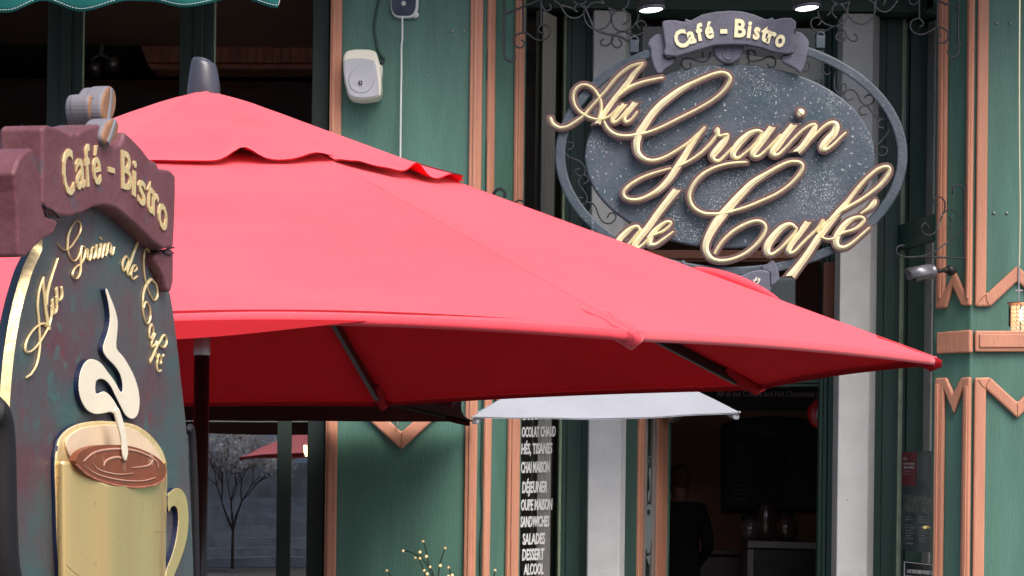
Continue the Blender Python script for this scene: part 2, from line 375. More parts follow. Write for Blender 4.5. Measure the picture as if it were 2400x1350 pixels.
# left pier, splayed face
trim('moulding', [(1149, -90), (1141, 718), (1162, 716), (1182, 640), (1202, 716), (1225, 720), (1234, -90), (1214, -90), (1206, 682), (1182, 600), (1158, 682), (1165, -90)], PLs)
trim('moulding', [(1140, 885), (1162, 884), (1182, 930), (1200, 884), (1223, 886), (1215, 1500), (1186, 1500), (1196, 915), (1181, 975), (1156, 910), (1147, 1500), (1131, 1500)], PLs)
ridge([[(1220, -90), (1212, 700), (1218, 700), (1226, -90)], [(1203, 900), (1196, 1500), (1205, 1500), (1212, 900)]], PLs)
for pts in ([(2288, 716), (2300, 700), (2312, 690)], [(2320, 716), (2313, 704), (2312, 690)], [(2293, 890), (2302, 903), (2312, 912)], [(2321, 886), (2314, 900), (2312, 911)], [(2385, 943), (2385.5, 960), (2385, 979)], [(2385, 624), (2385, 657)], [(799, 886), (793, 917)], [(941, 1013), (940, 1053)], [(1086, 886), (1091, 917)]):
    m = MB(); wire(m, pts, PF, .0014, .0375); part(bld, 'joint_crack', m, mat('crack_dark', (.12, .04, .025), .9))
# cracked joint of the left corner and cable clipped in it
m = MB(); wire(m, [(1148, -60), (1147, 60), (1143, 150), (1145, 260), (1141, 360), (1140, 470), (1136, 700), (1131, 1000), (1128, 1120), (1131, 1200), (1126, 1290), (1127, 1400)], PF, .007, .012)
tag(m.build('wall_cable', DGREEN), 'thin dark green cable running down the cracked joint of the left pier corner', 'cable')
# upper wall, eave, roof slab
m = MB(); m.box(-9, 9, YF - .02, YF + .5, ZT, 9.5); part(bld, 'upper_wall', m, GREEN)
m = MB(); m.box(-9, 9, YF - 1.0, YF - .03, ZT + .02, ZT + .2); m.box(-9, 9, YF - 1.1, YF - 1.002, ZT + .1, ZT + .32); part(bld, 'eave', m, DGREEN, bevel=.02)
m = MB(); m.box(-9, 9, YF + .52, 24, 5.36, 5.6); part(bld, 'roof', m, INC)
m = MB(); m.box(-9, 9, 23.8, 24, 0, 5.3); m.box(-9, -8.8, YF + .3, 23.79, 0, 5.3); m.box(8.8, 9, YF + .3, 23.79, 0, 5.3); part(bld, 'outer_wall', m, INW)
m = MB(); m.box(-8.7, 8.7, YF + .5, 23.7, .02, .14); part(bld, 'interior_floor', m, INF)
# stone door posts
YP = 15.75
for (a, c, e) in ((1385, 1460, 1472), (1969, 2040, 2054)):
    x0, x1, x2 = X(a, YP), X(c, YP), X(e, YP + .12)
    m = MB(); poly = [(x0, YP), (x1, YP), (x2, YP + .10), (x2, YP + .42), (x0, YP + .42)]; n = len(poly)
    m.add([(x, y, z) for z in (.14, 4.93) for x, y in poly], [tuple(range(n))[::-1], tuple(range(n, 2 * n))] + [(i, (i + 1) % n, n + (i + 1) % n, n + i) for i in range(n)])
    part(bld, 'stone_post', m, STONE, bevel=.008)
# lintel over the recessed entrance
m = MB(); m.box(xLs - .02, xRs + .02, YP - .02, YP + .4, 4.94, ZT - .003); part(bld, 'lintel', m, DGREEN)
# splayed shop windows either side of the entrance: frame, pane, curtain
def splay(name, a, c, za=.5, zb=4.9, rail=None, mid=None, line_at=None):
    """a = (x,y) end at the pier, c = (x,y) end at the stone post"""
    A = Vector((a[0], a[1], 0)); Bv = Vector((c[0], c[1], 0)); d = (Bv - A); L = d.length; d.normalize(); n = Vector((d.y, -d.x, 0))
    if n.y > 0: n = -n
    def bar(mb, u0, u1, z0, z1, w0, w1):
        cen = A + d * (u0 + u1) / 2 + n * (w0 + w1) / 2; cen.z = (z0 + z1) / 2
        mb.obox(cen, d * (u1 - u0) / 2, n * (w1 - w0) / 2, Vector((0, 0, (z1 - z0) / 2)))
    return A, d, n, L, bar
YJ = 15.95
wl = splay('l', (xLs - .01, YF + .25), (X(1318, YJ), YJ - .01))
wr = splay('r', (xRs + .01, YF + .25), (X(2113, YJ), YJ - .01))
LIME = mat('weathered_bead', (.25, .33, .22), .5, var=.2, vs=9)
for k, (A, d, n, L, bar) in enumerate((wl, wr)):
    fr = MB(); a_, b_ = (1322, 1390) if k == 0 else (2050, 2109)
    fr.box(X(a_, YJ), X(b_, YJ), YJ, YJ + .12, .14, 4.93)
    fr.box(X(a_ + (12 if k == 0 else 22), YJ), X(b_ - (22 if k == 0 else 12), YJ), YJ - .018, YJ - .002, .14, 4.93)
    if k == 1:
        zr_ = Zc(535, 15.6); bar(fr, .0, L, zr_ - .085, zr_ + .09, -.03, .03); bar(fr, .0, L, zr_ + .0, zr_ + .006, .0305, .034)
    bar(fr, .0, L, .14, .85, -.02, .04)
    wnd = part(bld, 'shop_window', fr, DGREEN, bevel=.004)
    fr2 = MB(); xb = X(1318, YJ) if k == 0 else X(2112, YJ); fr2.box(xb - .012, xb + .012, YJ - .02, YJ + .02, .3, 4.93)
    part(wnd, 'bead', fr2, LIME, bevel=.003)
    pn = MB(); q = [A, A + d * L]
    pn.add([(q[0].x, q[0].y, .85), (q[1].x, q[1].y, .85), (q[1].x, q[1].y, 4.9), (q[0].x, q[0].y, 4.9)], [(0, 1, 2, 3)])
    part(wnd, 'pane', pn, GLASS, recalc=False)
    PK_ = Plane((A.x, A.y), ((A + d).x, (A + d).y)); N_ = 30
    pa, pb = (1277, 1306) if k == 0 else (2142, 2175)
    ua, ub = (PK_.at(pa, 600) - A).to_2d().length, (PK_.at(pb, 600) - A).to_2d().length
    for (u0, u1, dep, mm, nm) in ((min(ua, ub), max(ua, ub), .035, PSTRIP, 'pale_strip'), (min(ua, ub) - .02, L - .02, .075, mat('olive_strip_face', (.2, .18, .13), .9), 'olive_strip')):  # pale strip and wider olive strip, both wavy, just behind the pane
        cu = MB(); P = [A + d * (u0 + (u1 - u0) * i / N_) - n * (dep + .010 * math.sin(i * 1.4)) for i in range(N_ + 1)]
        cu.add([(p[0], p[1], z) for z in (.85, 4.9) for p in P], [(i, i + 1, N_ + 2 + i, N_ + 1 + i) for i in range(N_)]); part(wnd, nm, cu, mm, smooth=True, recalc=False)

# ---- left big window: upper lights, lower lights
YW = 15.14; PW = front(YW)
wn = MB()
def vbar(mb, pl, x0, x1, y0, y1, w0, w1, lean=ROLL):
    prism(mb, [(x0 - (y0 - 600) * lean, y0), (x1 - (y0 - 600) * lean, y0), (x1 - (y1 - 600) * lean, y1), (x0 - (y1 - 600) * lean, y1)], pl, w0, w1)
for x0, x1, a in ((105, 187, 0), (415, 495, 0)):
    vbar(wn, PW, x0, x1, -120, 700, -.06, .02); vbar(wn, PW, x0 + 32, x1 - 26, -120, 700, .02, .04)
vbar(wn, PW, 726, 766, -120, 1500, -.06, .03)
vbar(wn, PW, -900, 726, 700, 760, -.06, .05)
vbar(wn, PW, 655, 688, 762, 1500, -.05, .02); vbar(wn, PW, 300, 345, 762, 1500, -.05, .02)
vbar(wn, PW, -900, -60, -120, 1500, -.06, .0)
bw = part(bld, 'window_frame', wn, mat('green_paint_shade', (.011, .024, .020), .5, var=.15, vs=3, bump=.2, bs=30, stretch=(3, 3, .3)), bevel=.006)  # frame's shade is put into the paint as a near-black green
tl = MB(); 
for x in (188, 496): vbar(tl, PW, x, x + 3.5, -120, 700, -.02, .01)
part(bw, 'bead', tl, LIME)
pn = MB(); a = PW.at(-300, -120, 0); c = PW.at(740, 1500, 0)
pn.add([(-5, YW, .3), (X(745, YW), YW, .3), (X(745, YW), YW, 3.2), (-5, YW, 3.2)], [(0, 1, 2, 3)]); part(bw, 'pane', pn, GLASSM, recalc=False)
pn = MB(); pn.add([(-5, YW, 3.201), (X(745, YW), YW, 3.201), (X(745, YW), YW, 5.3), (-5, YW, 5.3)], [(0, 1, 2, 3)]); part(bw, 'pane', pn, GLASS, recalc=False)
m = MB(); m.box(-8.9, -4.9, YF, YF + .4, .14, ZT - .003); m.box(xRe - .0, 8.9, YF + .04, YF + .4, .14, ZT - .003); m.box(-4.9, xL - .01, YF + .03, YF + .3, .14, .42); part(bld, 'side_wall', m, GREEN)

# ---- entrance: door frame, transom, open leaf
YD = 16.05; PD = front(YD)
fr = MB()
# jambs with fluting
vbar(fr, PD, 1471, 1500, -40, 1500, -.1, .02)
for i, (x0, x1, w1) in enumerate(((1925, 1934, .0), (1935, 1944, .03), (1946, 1968, .05))): vbar(fr, PD, x0, x1, -40, 1500, -.1, w1)
vbar(fr, PD, 1500, 1924, 872, 886, -.1, .03); vbar(fr, PD, 1500, 1924, 887, 897, -.1, .0); vbar(fr, PD, 1500, 1924, 898, 906, -.1, -.03)
vbar(fr, PD, 1500, 1968, -40, 24, -.1, .03)
vbar(fr, PD, 1500, 1925, 270, 300, -.1, .02)
dfm = part(bld, 'door_frame', fr, DGREEN, bevel=.005)
fr = MB(); vbar(fr, PD, 1502, 1932, 586, 606, -.08, .02); vbar(fr, PD, 1502, 1932, 607, 613, -.08, .0)
vbar(fr, PD, 1931, 1957, 614, 871, -.02, .052); vbar(fr, PD, 1502, 1522, 614, 871, -.05, .01)
tr = part(bld, 'transom', fr, BROWN, bevel=.005)
pn = MB(); pn.add([(X(1502, YD), YD - .01, Zc(871, YD)), (X(1930, YD), YD - .01, Zc(871, YD)), (X(1930, YD), YD - .01, Zc(612, YD)), (X(1502, YD), YD - .01, Zc(612, YD))], [(0, 1, 2, 3)])
pn.add([(X(1500, YD), YD - .01, Zc(585, YD)), (X(1926, YD), YD - .01, Zc(585, YD)), (X(1926, YD), YD - .01, Zc(25, YD)), (X(1500, YD), YD - .01, Zc(25, YD))], [(0, 1, 2, 3)])
part(tr, 'pane', pn, GLASS, recalc=False)
# pale notice behind the transom glass, pale blind behind the top light
m = MB(); prism(m, [(1790, 650), (1864, 650), (1864, 760), (1790, 760)], front(YD + .1), 0, .004); tag(m.build('paper_notice', mat('pale_paper', (.42, .52, .58), .7)), 'pale blue paper sheet behind the glass above the door', 'notice')
m = MB(); P = []  # creased pale sheet behind the upper glass
for i in range(25):
    t = i / 24; x = X(1590, YD + .15) + (X(1922, YD + .15) - X(1590, YD + .15)) * t; P.append(x)
vs = []
for j in range(9):
    z = Zc(118, YD) - (Zc(118, YD) - Zc(300, YD)) * j / 8
    for x in P: vs.append((x, YD + .15 + .03 * math.sin(j * 2.2 + x * 2), z + .02 * math.sin(x * 9)))
m.add(vs, [(j * 25 + i, j * 25 + i + 1, j * 25 + 26 + i, j * 25 + 25 + i) for j in range(8) for i in range(24)])
tag(m.build('pale_backing', mat('pale_backing_face', (.62, .6, .55), .8, var=.12, vs=4, stretch=(.5, 1, 9)), smooth=True, recalc=False), 'creased pale blind behind the glass above the oval sign', 'backing')

# open door leaf
ha = Vector((X(1500, YD), YD + .06, 0)); hb = Vector((X(1573, YD + .86), YD + .86, 0))
PL = Plane((ha.x, ha.y), (hb.x, hb.y))
door = root('open_door', (ha.x, ha.y, .14), 'green and salmon glazed door standing open inward, etched oval on its glass', 'door')
def leafq(mb, x0, x1, y0, y1, w0, w1): prism(mb, [(x0 - (y0 - 600) * ROLL, y0), (x1 - (y0 - 600) * ROLL, y0), (x1 - (y1 - 600) * ROLL - 4, y1), (x0 - (y1 - 600) * ROLL, y1)], PL, w0, w1)
m = MB(); leafq(m, 1506, 1517, 912, 1640, -.03, .02); leafq(m, 1548, 1574, 912, 1640, -.03, .02); leafq(m, 1506, 1574, 900, 912, -.03, .02); part(door, 'stile', m, SALMON, bevel=.005)
m = MB(); leafq(m, 1574.3, 1579, 900, 1640, -.05, .03); part(door, 'edge', m, GREEN)
m = MB(); leafq(m, 1518, 1524, 914, 1640, -.02, .015); leafq(m, 1540, 1547, 914, 1640, -.02, .015); part(door, 'inner_frame', m, mat('grey_bead', (.32, .25, .23), .5))
m = MB(); leafq(m, 1524.5, 1539.5, 914, 1640, -.004, .0); part(door, 'pane', m, mat('dark_door_glass', (.03, .055, .05), .08, coat=.5))
# etched logo on the door glass (oval, steam, cup)
ET = mat('etched_glass', (.23, .28, .29), .7)
m = MB()
def zd(pts): return zz(1460, 960, 3.46, pts)
def ringpx(mb, cx_, cy_, rx, ry, wd, pl, w, n=40):
    vs = []
    for i in range(n):
        g = 2 * math.pi * i / n
        for q in (0, wd): vs.append(pl.at(cx_ + (rx - q) * math.cos(g), cy_ + (ry - q * 2) * math.sin(g), w))
    mb.add(vs, [(2 * i, 2 * i + 1, (2 * i + 3) % (2 * n), (2 * i + 2) % (2 * n)) for i in range(n)])
ringpx(m, 1523.5, 1150, 8.3, 82, 1.1, PL, .003)
ringpx(m, 1522, 1150, 6.2, 72, .6, PL, .004)
m.add([PL.at(*p, .005) for p in zd([(195, 780), (210, 765), (230, 775), (237, 800), (240, 900), (235, 1020), (215, 1160), (200, 1170), (185, 1120), (180, 1000), (183, 880)])], [tuple(range(11))])
m.add([PL.at(*p, .005) for p in zd([(205, 745), (200, 700), (207, 665), (218, 640), (214, 560), (208, 520), (215, 480), (224, 470), (228, 500), (224, 560), (226, 640), (220, 690), (212, 745)])], [tuple(range(13))])
m.add([PL.at(*p, .006) for p in zd([(188, 1190), (225, 1180), (215, 1260), (205, 1240)])], [tuple(range(4))])
part(door, 'etched_logo', m, ET, recalc=False)
m = MB(); m.add([PL.at(*p, .007) for p in zd([(196, 815), (208, 808), (222, 815), (224, 840), (212, 860), (198, 850)])], [tuple(range(6))]); part(door, 'etched_mark', m, mat('dark_etch', (.04, .06, .06), .5), recalc=False)

# ================================================================ interior of the left window and the shop
it = MB(); YI = 18.2; PI = front(YI)
# cornice with panels
m = MB()
prism(m, [(262, 70), (790, 70), (790, 84), (262, 84)], PI, -.3, .06); prism(m, [(330, 108), (790, 108), (790, 148), (345, 148)], PI, -.3, .0); prism(m, [(345, 150), (790, 150), (790, 162), (355, 162)], PI, -.3, .05)
for i in range(22): prism(m, [(346 + i * 20, 112), (358 + i * 20, 112), (358 + i * 20, 146), (346 + i * 20, 146)], PI, .002, .03)
part(bld, 'cornice', m, mat('carved_wood', (.75, .36, .24), .5, var=.2, vs=8), bevel=.004)
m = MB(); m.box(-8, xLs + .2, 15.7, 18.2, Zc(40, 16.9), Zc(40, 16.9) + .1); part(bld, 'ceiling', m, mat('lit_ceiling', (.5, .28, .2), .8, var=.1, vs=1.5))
# ceiling spotlights seen through the glass
sp = root('ceiling_spotlight', PI.at(232, 125), 'pair of small metal ceiling spotlights behind the upper left window', 'spotlight')
for (x, y) in ((218, 170), (262, 160)):
    m = MB(); p = front(17.6).at(x, y); m.lathe(p, [(.02, .1), (.045, .08), (.06, 0), (.05, 0.005)], 16, (.3, -.6, .5)); part(sp, 'lamp_head', m, STEEL, smooth=True)
m = MB(); m.tube([front(17.6).at(240, 105), front(17.6).at(236, 130)], .014); m.tube([front(17.6).at(215, 140), front(17.6).at(236, 128), front(17.6).at(260, 140)], .012); part(sp, 'stem', m, STEEL)

YB = 20.3; PB = front(YB)
m = MB(); m.box(-8.6, 8.6, YB, YB + .1, .14, 5.2); part(bld, 'back_wall', m, INW)
m = MB(); m.box(X(1480, 16.5), X(1480, 16.5) + .06, 16.2, YB - .01, .14, 5.2); part(bld, 'partition', m, INW)
m = MB(); prism(m, [(1500, 860), (2000, 860), (2000, 950), (1500, 950)], front(19.2), 0, .05)
prism(m, [(1500, 952), (2000, 952), (2000, 962), (1500, 962)], front(19.2), 0, .09)
bs = part(bld, 'bulkhead', m, mat('black_bulkhead', (.012, .011, .011), .6), bevel=.004)
m = MB(); put_text(m, 'All of our Coffees and Hot Chocolates are Made', front(19.2), (1680, 929), (1968, 929), (0, -13), .052, .056, off=.02); part(bs, 'lettering', m, mat('dim_letters', (.4, .27, .25), .6))
m = MB(); m.add([front(19.2).at(1838 + 38 * math.cos(a), 890 + 20 * math.sin(a), .054) for a in [i * math.pi / 16 for i in range(32)]], [tuple(range(32))]); part(bs, 'emblem', m, mat('dim_emblem', (.3, .18, .14), .6), recalc=False)
# arched menu blackboard
bb = root('menu_blackboard', PB.at(1805, 1200), 'arched black menu board with faint chalk lines on the back wall of the shop', 'blackboard')
arch = [(1690, 1200), (1690, 1000)] + [(1807 - 117 * math.cos(i * math.pi / 14), 1002 - 26 * math.sin(i * math.pi / 14)) for i in range(1, 14)] + [(1924, 1000), (1924, 1200)]
m = MB(); prism(m, arch, PB, .01, .05); part(bb, 'board_frame', m, BLACK, bevel=.01)
arch2 = [(1702, 1190), (1702, 1012)] + [(1807 - 105 * math.cos(i * math.pi / 14), 1012 - 20 * math.sin(i * math.pi / 14)) for i in range(1, 14)] + [(1912, 1012), (1912, 1190)]
m = MB(); prism(m, arch2, PB, .051, .056); part(bb, 'slate', m, mat('slate', (.045, .05, .055), .5, var=.3, vs=2))
CH = mat('chalk', (.32, .30, .30), .9)
m = MB()
rows = ['Café filtre', 'Espresso', 'Cappuccino', 'Café latte', 'Mocha', 'Chocolat chaud', 'Thés', 'Tisanes', 'Chai maison', 'Soupe maison', 'Sandwiches', 'Salades']
for i, t in enumerate(rows):
    for c0 in (1718, 1845): put_text(m, t if c0 == 1718 else rows[(i * 5 + 3) % 12], PB, (c0, 1050 + i * 11), (c0 + 26 + (i * 7) % 22, 1050 + i * 11), (0, -5), .058, .058)
put_text(m, 'Menu', PB, (1785, 1024), (1830, 1024), (0, -15), .058, .058); wire(m, [(1848, 1008), (1846, 1014), (1850, 1018), (1847, 1022)], PB, .004, .06); wire(m, [(1840, 1024), (1842, 1032), (1852, 1032), (1856, 1024)], PB, .004, .06)
part(bb, 'chalk_writing', m, CH, recalc=False)
# red round button sign
PRB = front(17.6)
rb = root('red_disc_sign', PRB.at(1930, 1010), 'red round wall sign with white script, half hidden by the door jamb', 'sign')
m = MB(); c = PRB.at(1931, 970); m.lathe(c, [(.001, -.02), (.085, -.012), (.125, .0), (.13, .02)], 32, (0, 1, 0)); part(rb, 'disc', m, mat('red_enamel', (.6, .012, .015), .25, coat=.3), smooth=True)
m = MB()
for s in ([(1922, 948, 2), (1918, 955, 2.5), (1915, 968, 3), (1916, 980, 3), (1920, 990, 2)], [(1924, 950, 2), (1922, 965, 2), (1925, 975, 2), (1920, 985, 2), (1925, 992, 2.5)], [(1919, 960, 3), (1921, 975, 4), (1921, 988, 4)]): stroke(m, s, PRB, 0, .02, .024, .025)
part(rb, 'white_script', m, WHITE, recalc=False)
# counter
ct = root('shop_counter', (X(1830, 18.0), 18.2, .14), 'white topped service counter with dark front inside the shop', 'counter')
PC = front(17.8)
m = MB(); prism(m, [(1752, 1267), (1916, 1272), (1916, 1287), (1752, 1284)], PC, -.5, .02); prism(m, [(1752, 1287), (1767, 1287), (1765, 1600), (1750, 1600)], PC, -.5, .015); part(ct, 'counter_top', m, mat('white_laminate', (.2, .18, .18), .4), bevel=.004)
m = MB(); prism(m, [(1768, 1288), (1920, 1290), (1920, 1600), (1768, 1600)], PC, -.45, .0); part(ct, 'front_panel', m, mat('black_laminate', (.012, .014, .014), .4))
def jar(px, py, r, h, col, lab):
    o = root('glass_jar', front(18.0).at(px, py), lab, 'jar', 'jars on the shop counter'); c = front(18.0).at(px, py)
    m = MB(); m.lathe(c, [(r * .7, 0), (r, .03), (r, h * .7), (r * .75, h * .85), (r * .7, h)], 20); part(o, 'jar_body', m, mat('jar_fill', col, .15, coat=.6), smooth=True)
    m = MB(); m.lathe(c + Vector((0, 0, h)), [(r * .78, 0), (r * .78, .02), (r * .3, .04), (.012, .05), (.015, .07)], 20); part(o, 'lid', m, BLACK, smooth=True)
jar(1757, 1266, .09, .17, (.09, .07, .065), 'wide glass jar of pale sweets, leftmost on the counter')
jar(1795, 1266, .08, .30, (.06, .035, .03), 'tall dark glass jar in the middle of the counter')
jar(1842, 1266, .09, .19, (.07, .04, .03), 'brown filled glass jar, rightmost on the counter')
# shelf unit at left inside, low
m = MB(); m.box(X(1640, 18.5), X(1745, 18.5), 18.5, 18.9, .14, 1.05); m.box(X(1640, 18.5), X(1745, 18.5), 18.44, 18.495, 1.06, 1.1); tag(m.build('low_cabinet', mat('dim_cabinet', (.07, .05, .05), .5), bevel=.01), 'low dark cabinet beside the counter behind the standing person', 'cabinet')
# track spot by door
m = MB(); p = front(16.6).at(1583, 975); m.lathe(p, [(.02, .09), (.04, .07), (.062, -.02), (.056, -.02)], 18, (-.5, .3, .8)); m.tube([p + Vector((.0, 0, .02)), p + Vector((-.03, 0, .16))], .012)
tag(m.build('door_spotlight', STEEL, smooth=True), 'small silver spotlight just inside the open door', 'spotlight')

# ---- person inside, back turned: one continuous skinned body
def person():
    Y = 17.3; s = Y / F
    cx_ = X(1592, Y, 1150); top = Zc(1094, Y, 1592)
    bm = bmesh.new()
    pts = {'pel': (0, 0, -.80), 'wai': (0, .0, -.62), 'che': (0, .01, -.40), 'nk0': (0, .01, -.27), 'nk1': (0, 0, -.22), 'hd0': (0, -.015, -.15), 'hd1': (0, -.01, -.09), 'hd2': (0, 0, -.055),
           'shl': (-.17, .01, -.33), 'shr': (.17, .01, -.33), 'ell': (-.23, .03, -.62), 'elr': (.23, .03, -.62), 'wrl': (-.12, -.12, -.80), 'wrr': (.12, -.12, -.80),
           'hl': (-.09, 0, -.92), 'hr': (.09, 0, -.92), 'kl': (-.1, -.01, -1.28), 'kr': (.1, -.01, -1.28), 'al': (-.1, .02, -1.58), 'ar': (.1, .02, -1.58)}
    rad = {'pel': .15, 'wai': .135, 'che': .15, 'nk0': .07, 'nk1': .052, 'hd0': .072, 'hd1': .085, 'hd2': .07, 'shl': .07, 'shr': .07, 'ell': .048, 'elr': .048, 'wrl': .03, 'wrr': .03, 'hl': .1, 'hr': .1, 'kl': .065, 'kr': .065, 'al': .045, 'ar': .045}
    ed = [('pel', 'wai'), ('wai', 'che'), ('che', 'nk0'), ('nk0', 'nk1'), ('nk1', 'hd0'), ('hd0', 'hd1'), ('hd1', 'hd2'), ('che', 'shl'), ('che', 'shr'), ('shl', 'ell'), ('shr', 'elr'), ('ell', 'wrl'), ('elr', 'wrr'), ('pel', 'hl'), ('pel', 'hr'), ('hl', 'kl'), ('hr', 'kr'), ('kl', 'al'), ('kr', 'ar')]
    ks = list(pts); me = bpy.data.meshes.new('person')
    me.from_pydata([Vector((-p[0], -p[1], p[2])) for p in pts.values()], [(ks.index(a), ks.index(b)) for a, b in ed], [])
    o = bpy.data.objects.new('person', me); C.objects.link(o); o.location = (cx_, Y, top)
    sk = o.modifiers.new('skin', 'SKIN')
    for i, k in enumerate(ks): me.skin_vertices[0].data[i].radius = (rad[k], rad[k])
    me.skin_vertices[0].data[0].use_root = True
    ss = o.modifiers.new('s', 'SUBSURF'); ss.levels = 2; ss.render_levels = 2
    dg = bpy.context.evaluated_depsgraph_get(); ev = bpy.data.meshes.new_from_object(o.evaluated_get(dg))
    # clothing by height, skin at neck and hands
    black = mat('black_top', (.004, .004, .005), .9, spec=.05); skin = mat('skin', (.07, .028, .02), .6, spec=.2); tr_ = mat('dark_trousers', (.005, .005, .007), .9, spec=.05)
    o.modifiers.clear(); o.data = ev; ev.materials.append(black); ev.materials.append(skin); ev.materials.append(tr_)
    for p in ev.polygons:
        p.use_smooth = True; z = p.center.z
        p.material_index = 1 if z > -.265 else (2 if z < -.86 else 0)
    shift = 1.58 + .045 - (top - .14); 
    tag(o, 'person in a black top standing with back turned just inside the door', 'person')
    h = MB(); h.ball((0, 0, 0), .1, 12, (.92, 1.05, 1.05)); h.ball((0, .03, -.06), .085, 10, (.95, .9, 1))
    for v in h.v: v += noise.noise_vector(v * 18) * .012; v += Vector((cx_, Y + .02, top - .085))
    hm = bpy.data.meshes.new('hair'); hm.from_pydata([v - o.location for v in h.v], [], h.f); hm.materials.append(mat('short_brown_hair', (.028, .012, .010), .8, spec=.1, bump=.8, bs=120))
    for p in hm.polygons: p.use_smooth = True
    ho = bpy.data.objects.new('hair', hm); C.objects.link(ho); ho.parent = o
person()

# lantern seen inside the lower left window
ln = root('lantern', (X(722, 15.9), 15.9, Zc(1100, 15.9)), 'lit black lantern hanging behind the lower left window', 'lantern')
PN = front(15.9)
m = MB()
for x, y in ((709, 1040), (735, 1040)): m.tube([PN.at(x, y), PN.at(720 + (x - 722) * .6, 1078)], .006)
for w_ in (-.06, .06): m.tube([PN.at(722, 1040, w_), PN.at(722, 1078, w_ * .6)], .006)
m.lathe(PN.at(722, 1040), [(.05, 0), (.045, .02), (.012, .06), (.008, .1)], 6); m.lathe(PN.at(721, 1082), [(.03, 0), (.03, .015)], 6); m.tube([PN.at(722, 1030), PN.at(724, 900)], .005); part(ln, 'lantern_frame', m, BLACK)
m = MB(); m.lathe(PN.at(722, 1070), [(.018, 0), (.03, .03), (.034, .08)], 10); part(ln, 'lit_glass', m, LAMPY, smooth=True)

# ================================================================ window lettering, posters
A, d, n_, L, bar = wl
PML = Plane((A.x, A.y), ((A + d).x, (A + d).y))
menu = root('window_lettering', PML.at(1260, 1345), 'white vinyl menu words in a column on the glass left of the entrance', 'window lettering')
lines = [('CAFÉ LATTE', 1223, 1287, 984, 24), ('OCOLAT CHAUD', 1223, 1302, 1024, 25), ('HÉS, TISANES', 1222, 1294, 1064, 26), ('CHAI MAISON', 1221, 1288, 1108, 27), ('DÉJEUNER', 1224, 1283, 1155, 28),
         ('OUPE MAISON', 1221, 1294, 1196, 27), ('SANDWICHES', 1220, 1287, 1235, 26), ('SALADES', 1225, 1277, 1276, 27), ('DESSERT', 1224, 1275, 1313, 28), ('ALCOOL', 1228, 1274, 1347, 27)]
for t, x0, x1, y, h in lines:
    m = MB(); put_text(m, t, PML, (x0, y), (x1, y - 2), (1.0, -h * .92), .006, .008, off=.03); part(menu, 'word', m, WHITE)['label'] = 'white word ' + t.lower().replace('é', 'e')
# poster on the right splayed window
A, d, n_, L, bar = wr
PMR = Plane(((A + d).x, (A + d).y), (A.x, A.y))
ps = root('event_poster', PMR.at(2150, 1290), 'dark poster with a maroon block and grey text inside the right window', 'poster')
m = MB(); prism(m, [(2113, 1059), (2185, 1057), (2183, 1295), (2112, 1288)], PMR, .004, .008); part(ps, 'sheet', m, mat('poster_dark', (.055, .075, .075), .35, var=.6, vs=9))
m = MB(); prism(m, [(2114, 1060), (2148, 1059), (2146, 1139), (2113, 1138)], PMR, .009, .011); part(ps, 'maroon_block', m, mat('poster_red', (.16, .022, .03), .4))
m = MB(); put_text(m, 'Des', PMR, (2118, 1078), (2126, 1078), (0, -7), .012, .012, .02); put_text(m, 'événements', PMR, (2118, 1089), (2144, 1089), (0, -6), .012, .012, .03); put_text(m, 'festifs', PMR, (2118, 1098), (2142, 1098), (0, -6), .012, .012, .03)
for y in (1106, 1112): put_text(m, 'Dans la', PMR, (2118, y), (2133, y), (0, -3.5), .012, .012)
for i in range(11):
    for c0 in (2122, 2154):
        if (i * 3 + c0) % 7 != 0: put_text(m, ['programme', 'samedi soir', 'musique', 'entrée libre'][i % 4], PMR, (c0, 1213 + i * 6.2), (c0 + 12 + (i * 5) % 11, 1213 + i * 6.2), (0, -3), .012, .012, .02)
part(ps, 'poster_text', m, mat('grey_text', (.4, .42, .42), .6), recalc=False)
m = MB(); prism(m, [(2117, 1160), (2183, 1165), (2183, 1205), (2117, 1200)], PMR, .009, .010); part(ps, 'poster_picture', m, speck(mat('poster_foliage', (.06, .08, .07), .4), (.3, .3, .27), 60, .52, .06, 5, .3, .6))
nb = root('notice_board', PMR.at(2150, 1360), 'black notice sign with a white border low in the right window', 'notice')
m = MB(); prism(m, [(2117, 1314), (2188, 1322), (2188, 1420), (2117, 1420)], PMR, .004, .010); part(nb, 'panel', m, mat('notice_black', (.01, .01, .012), .3))
m = MB(); prism(m, [(2118.5, 1316), (2187, 1323.5), (2187, 1325), (2120, 1318)], PMR, .011, .013); prism(m, [(2118.5, 1318), (2120, 1318), (2120, 1420), (2118.5, 1420)], PMR, .011, .013)
put_text(m, 'IL EST STRICTEMENT INTERDIT DE', PMR, (2126, 1342), (2186, 1347), (0, -8), .012, .013, .03); put_text(m, 'FUMER DANS CET ÉTABLISSEMENT', PMR, (2121, 1355), (2186, 1360), (0, -7), .012, .013, .03); part(nb, 'white_print', m, WHITE)
m = MB(); c = PMR.at(2180, 1236, .02); m.tube([c, c + PMR.n * .05, c + PMR.n * .05 + PMR.d * .04], .011); tag(m.build('window_latch', mat('brass', (.75, .6, .25), .3, .6)), 'small brass latch at the edge of the right shop window', 'latch')
BAR = None
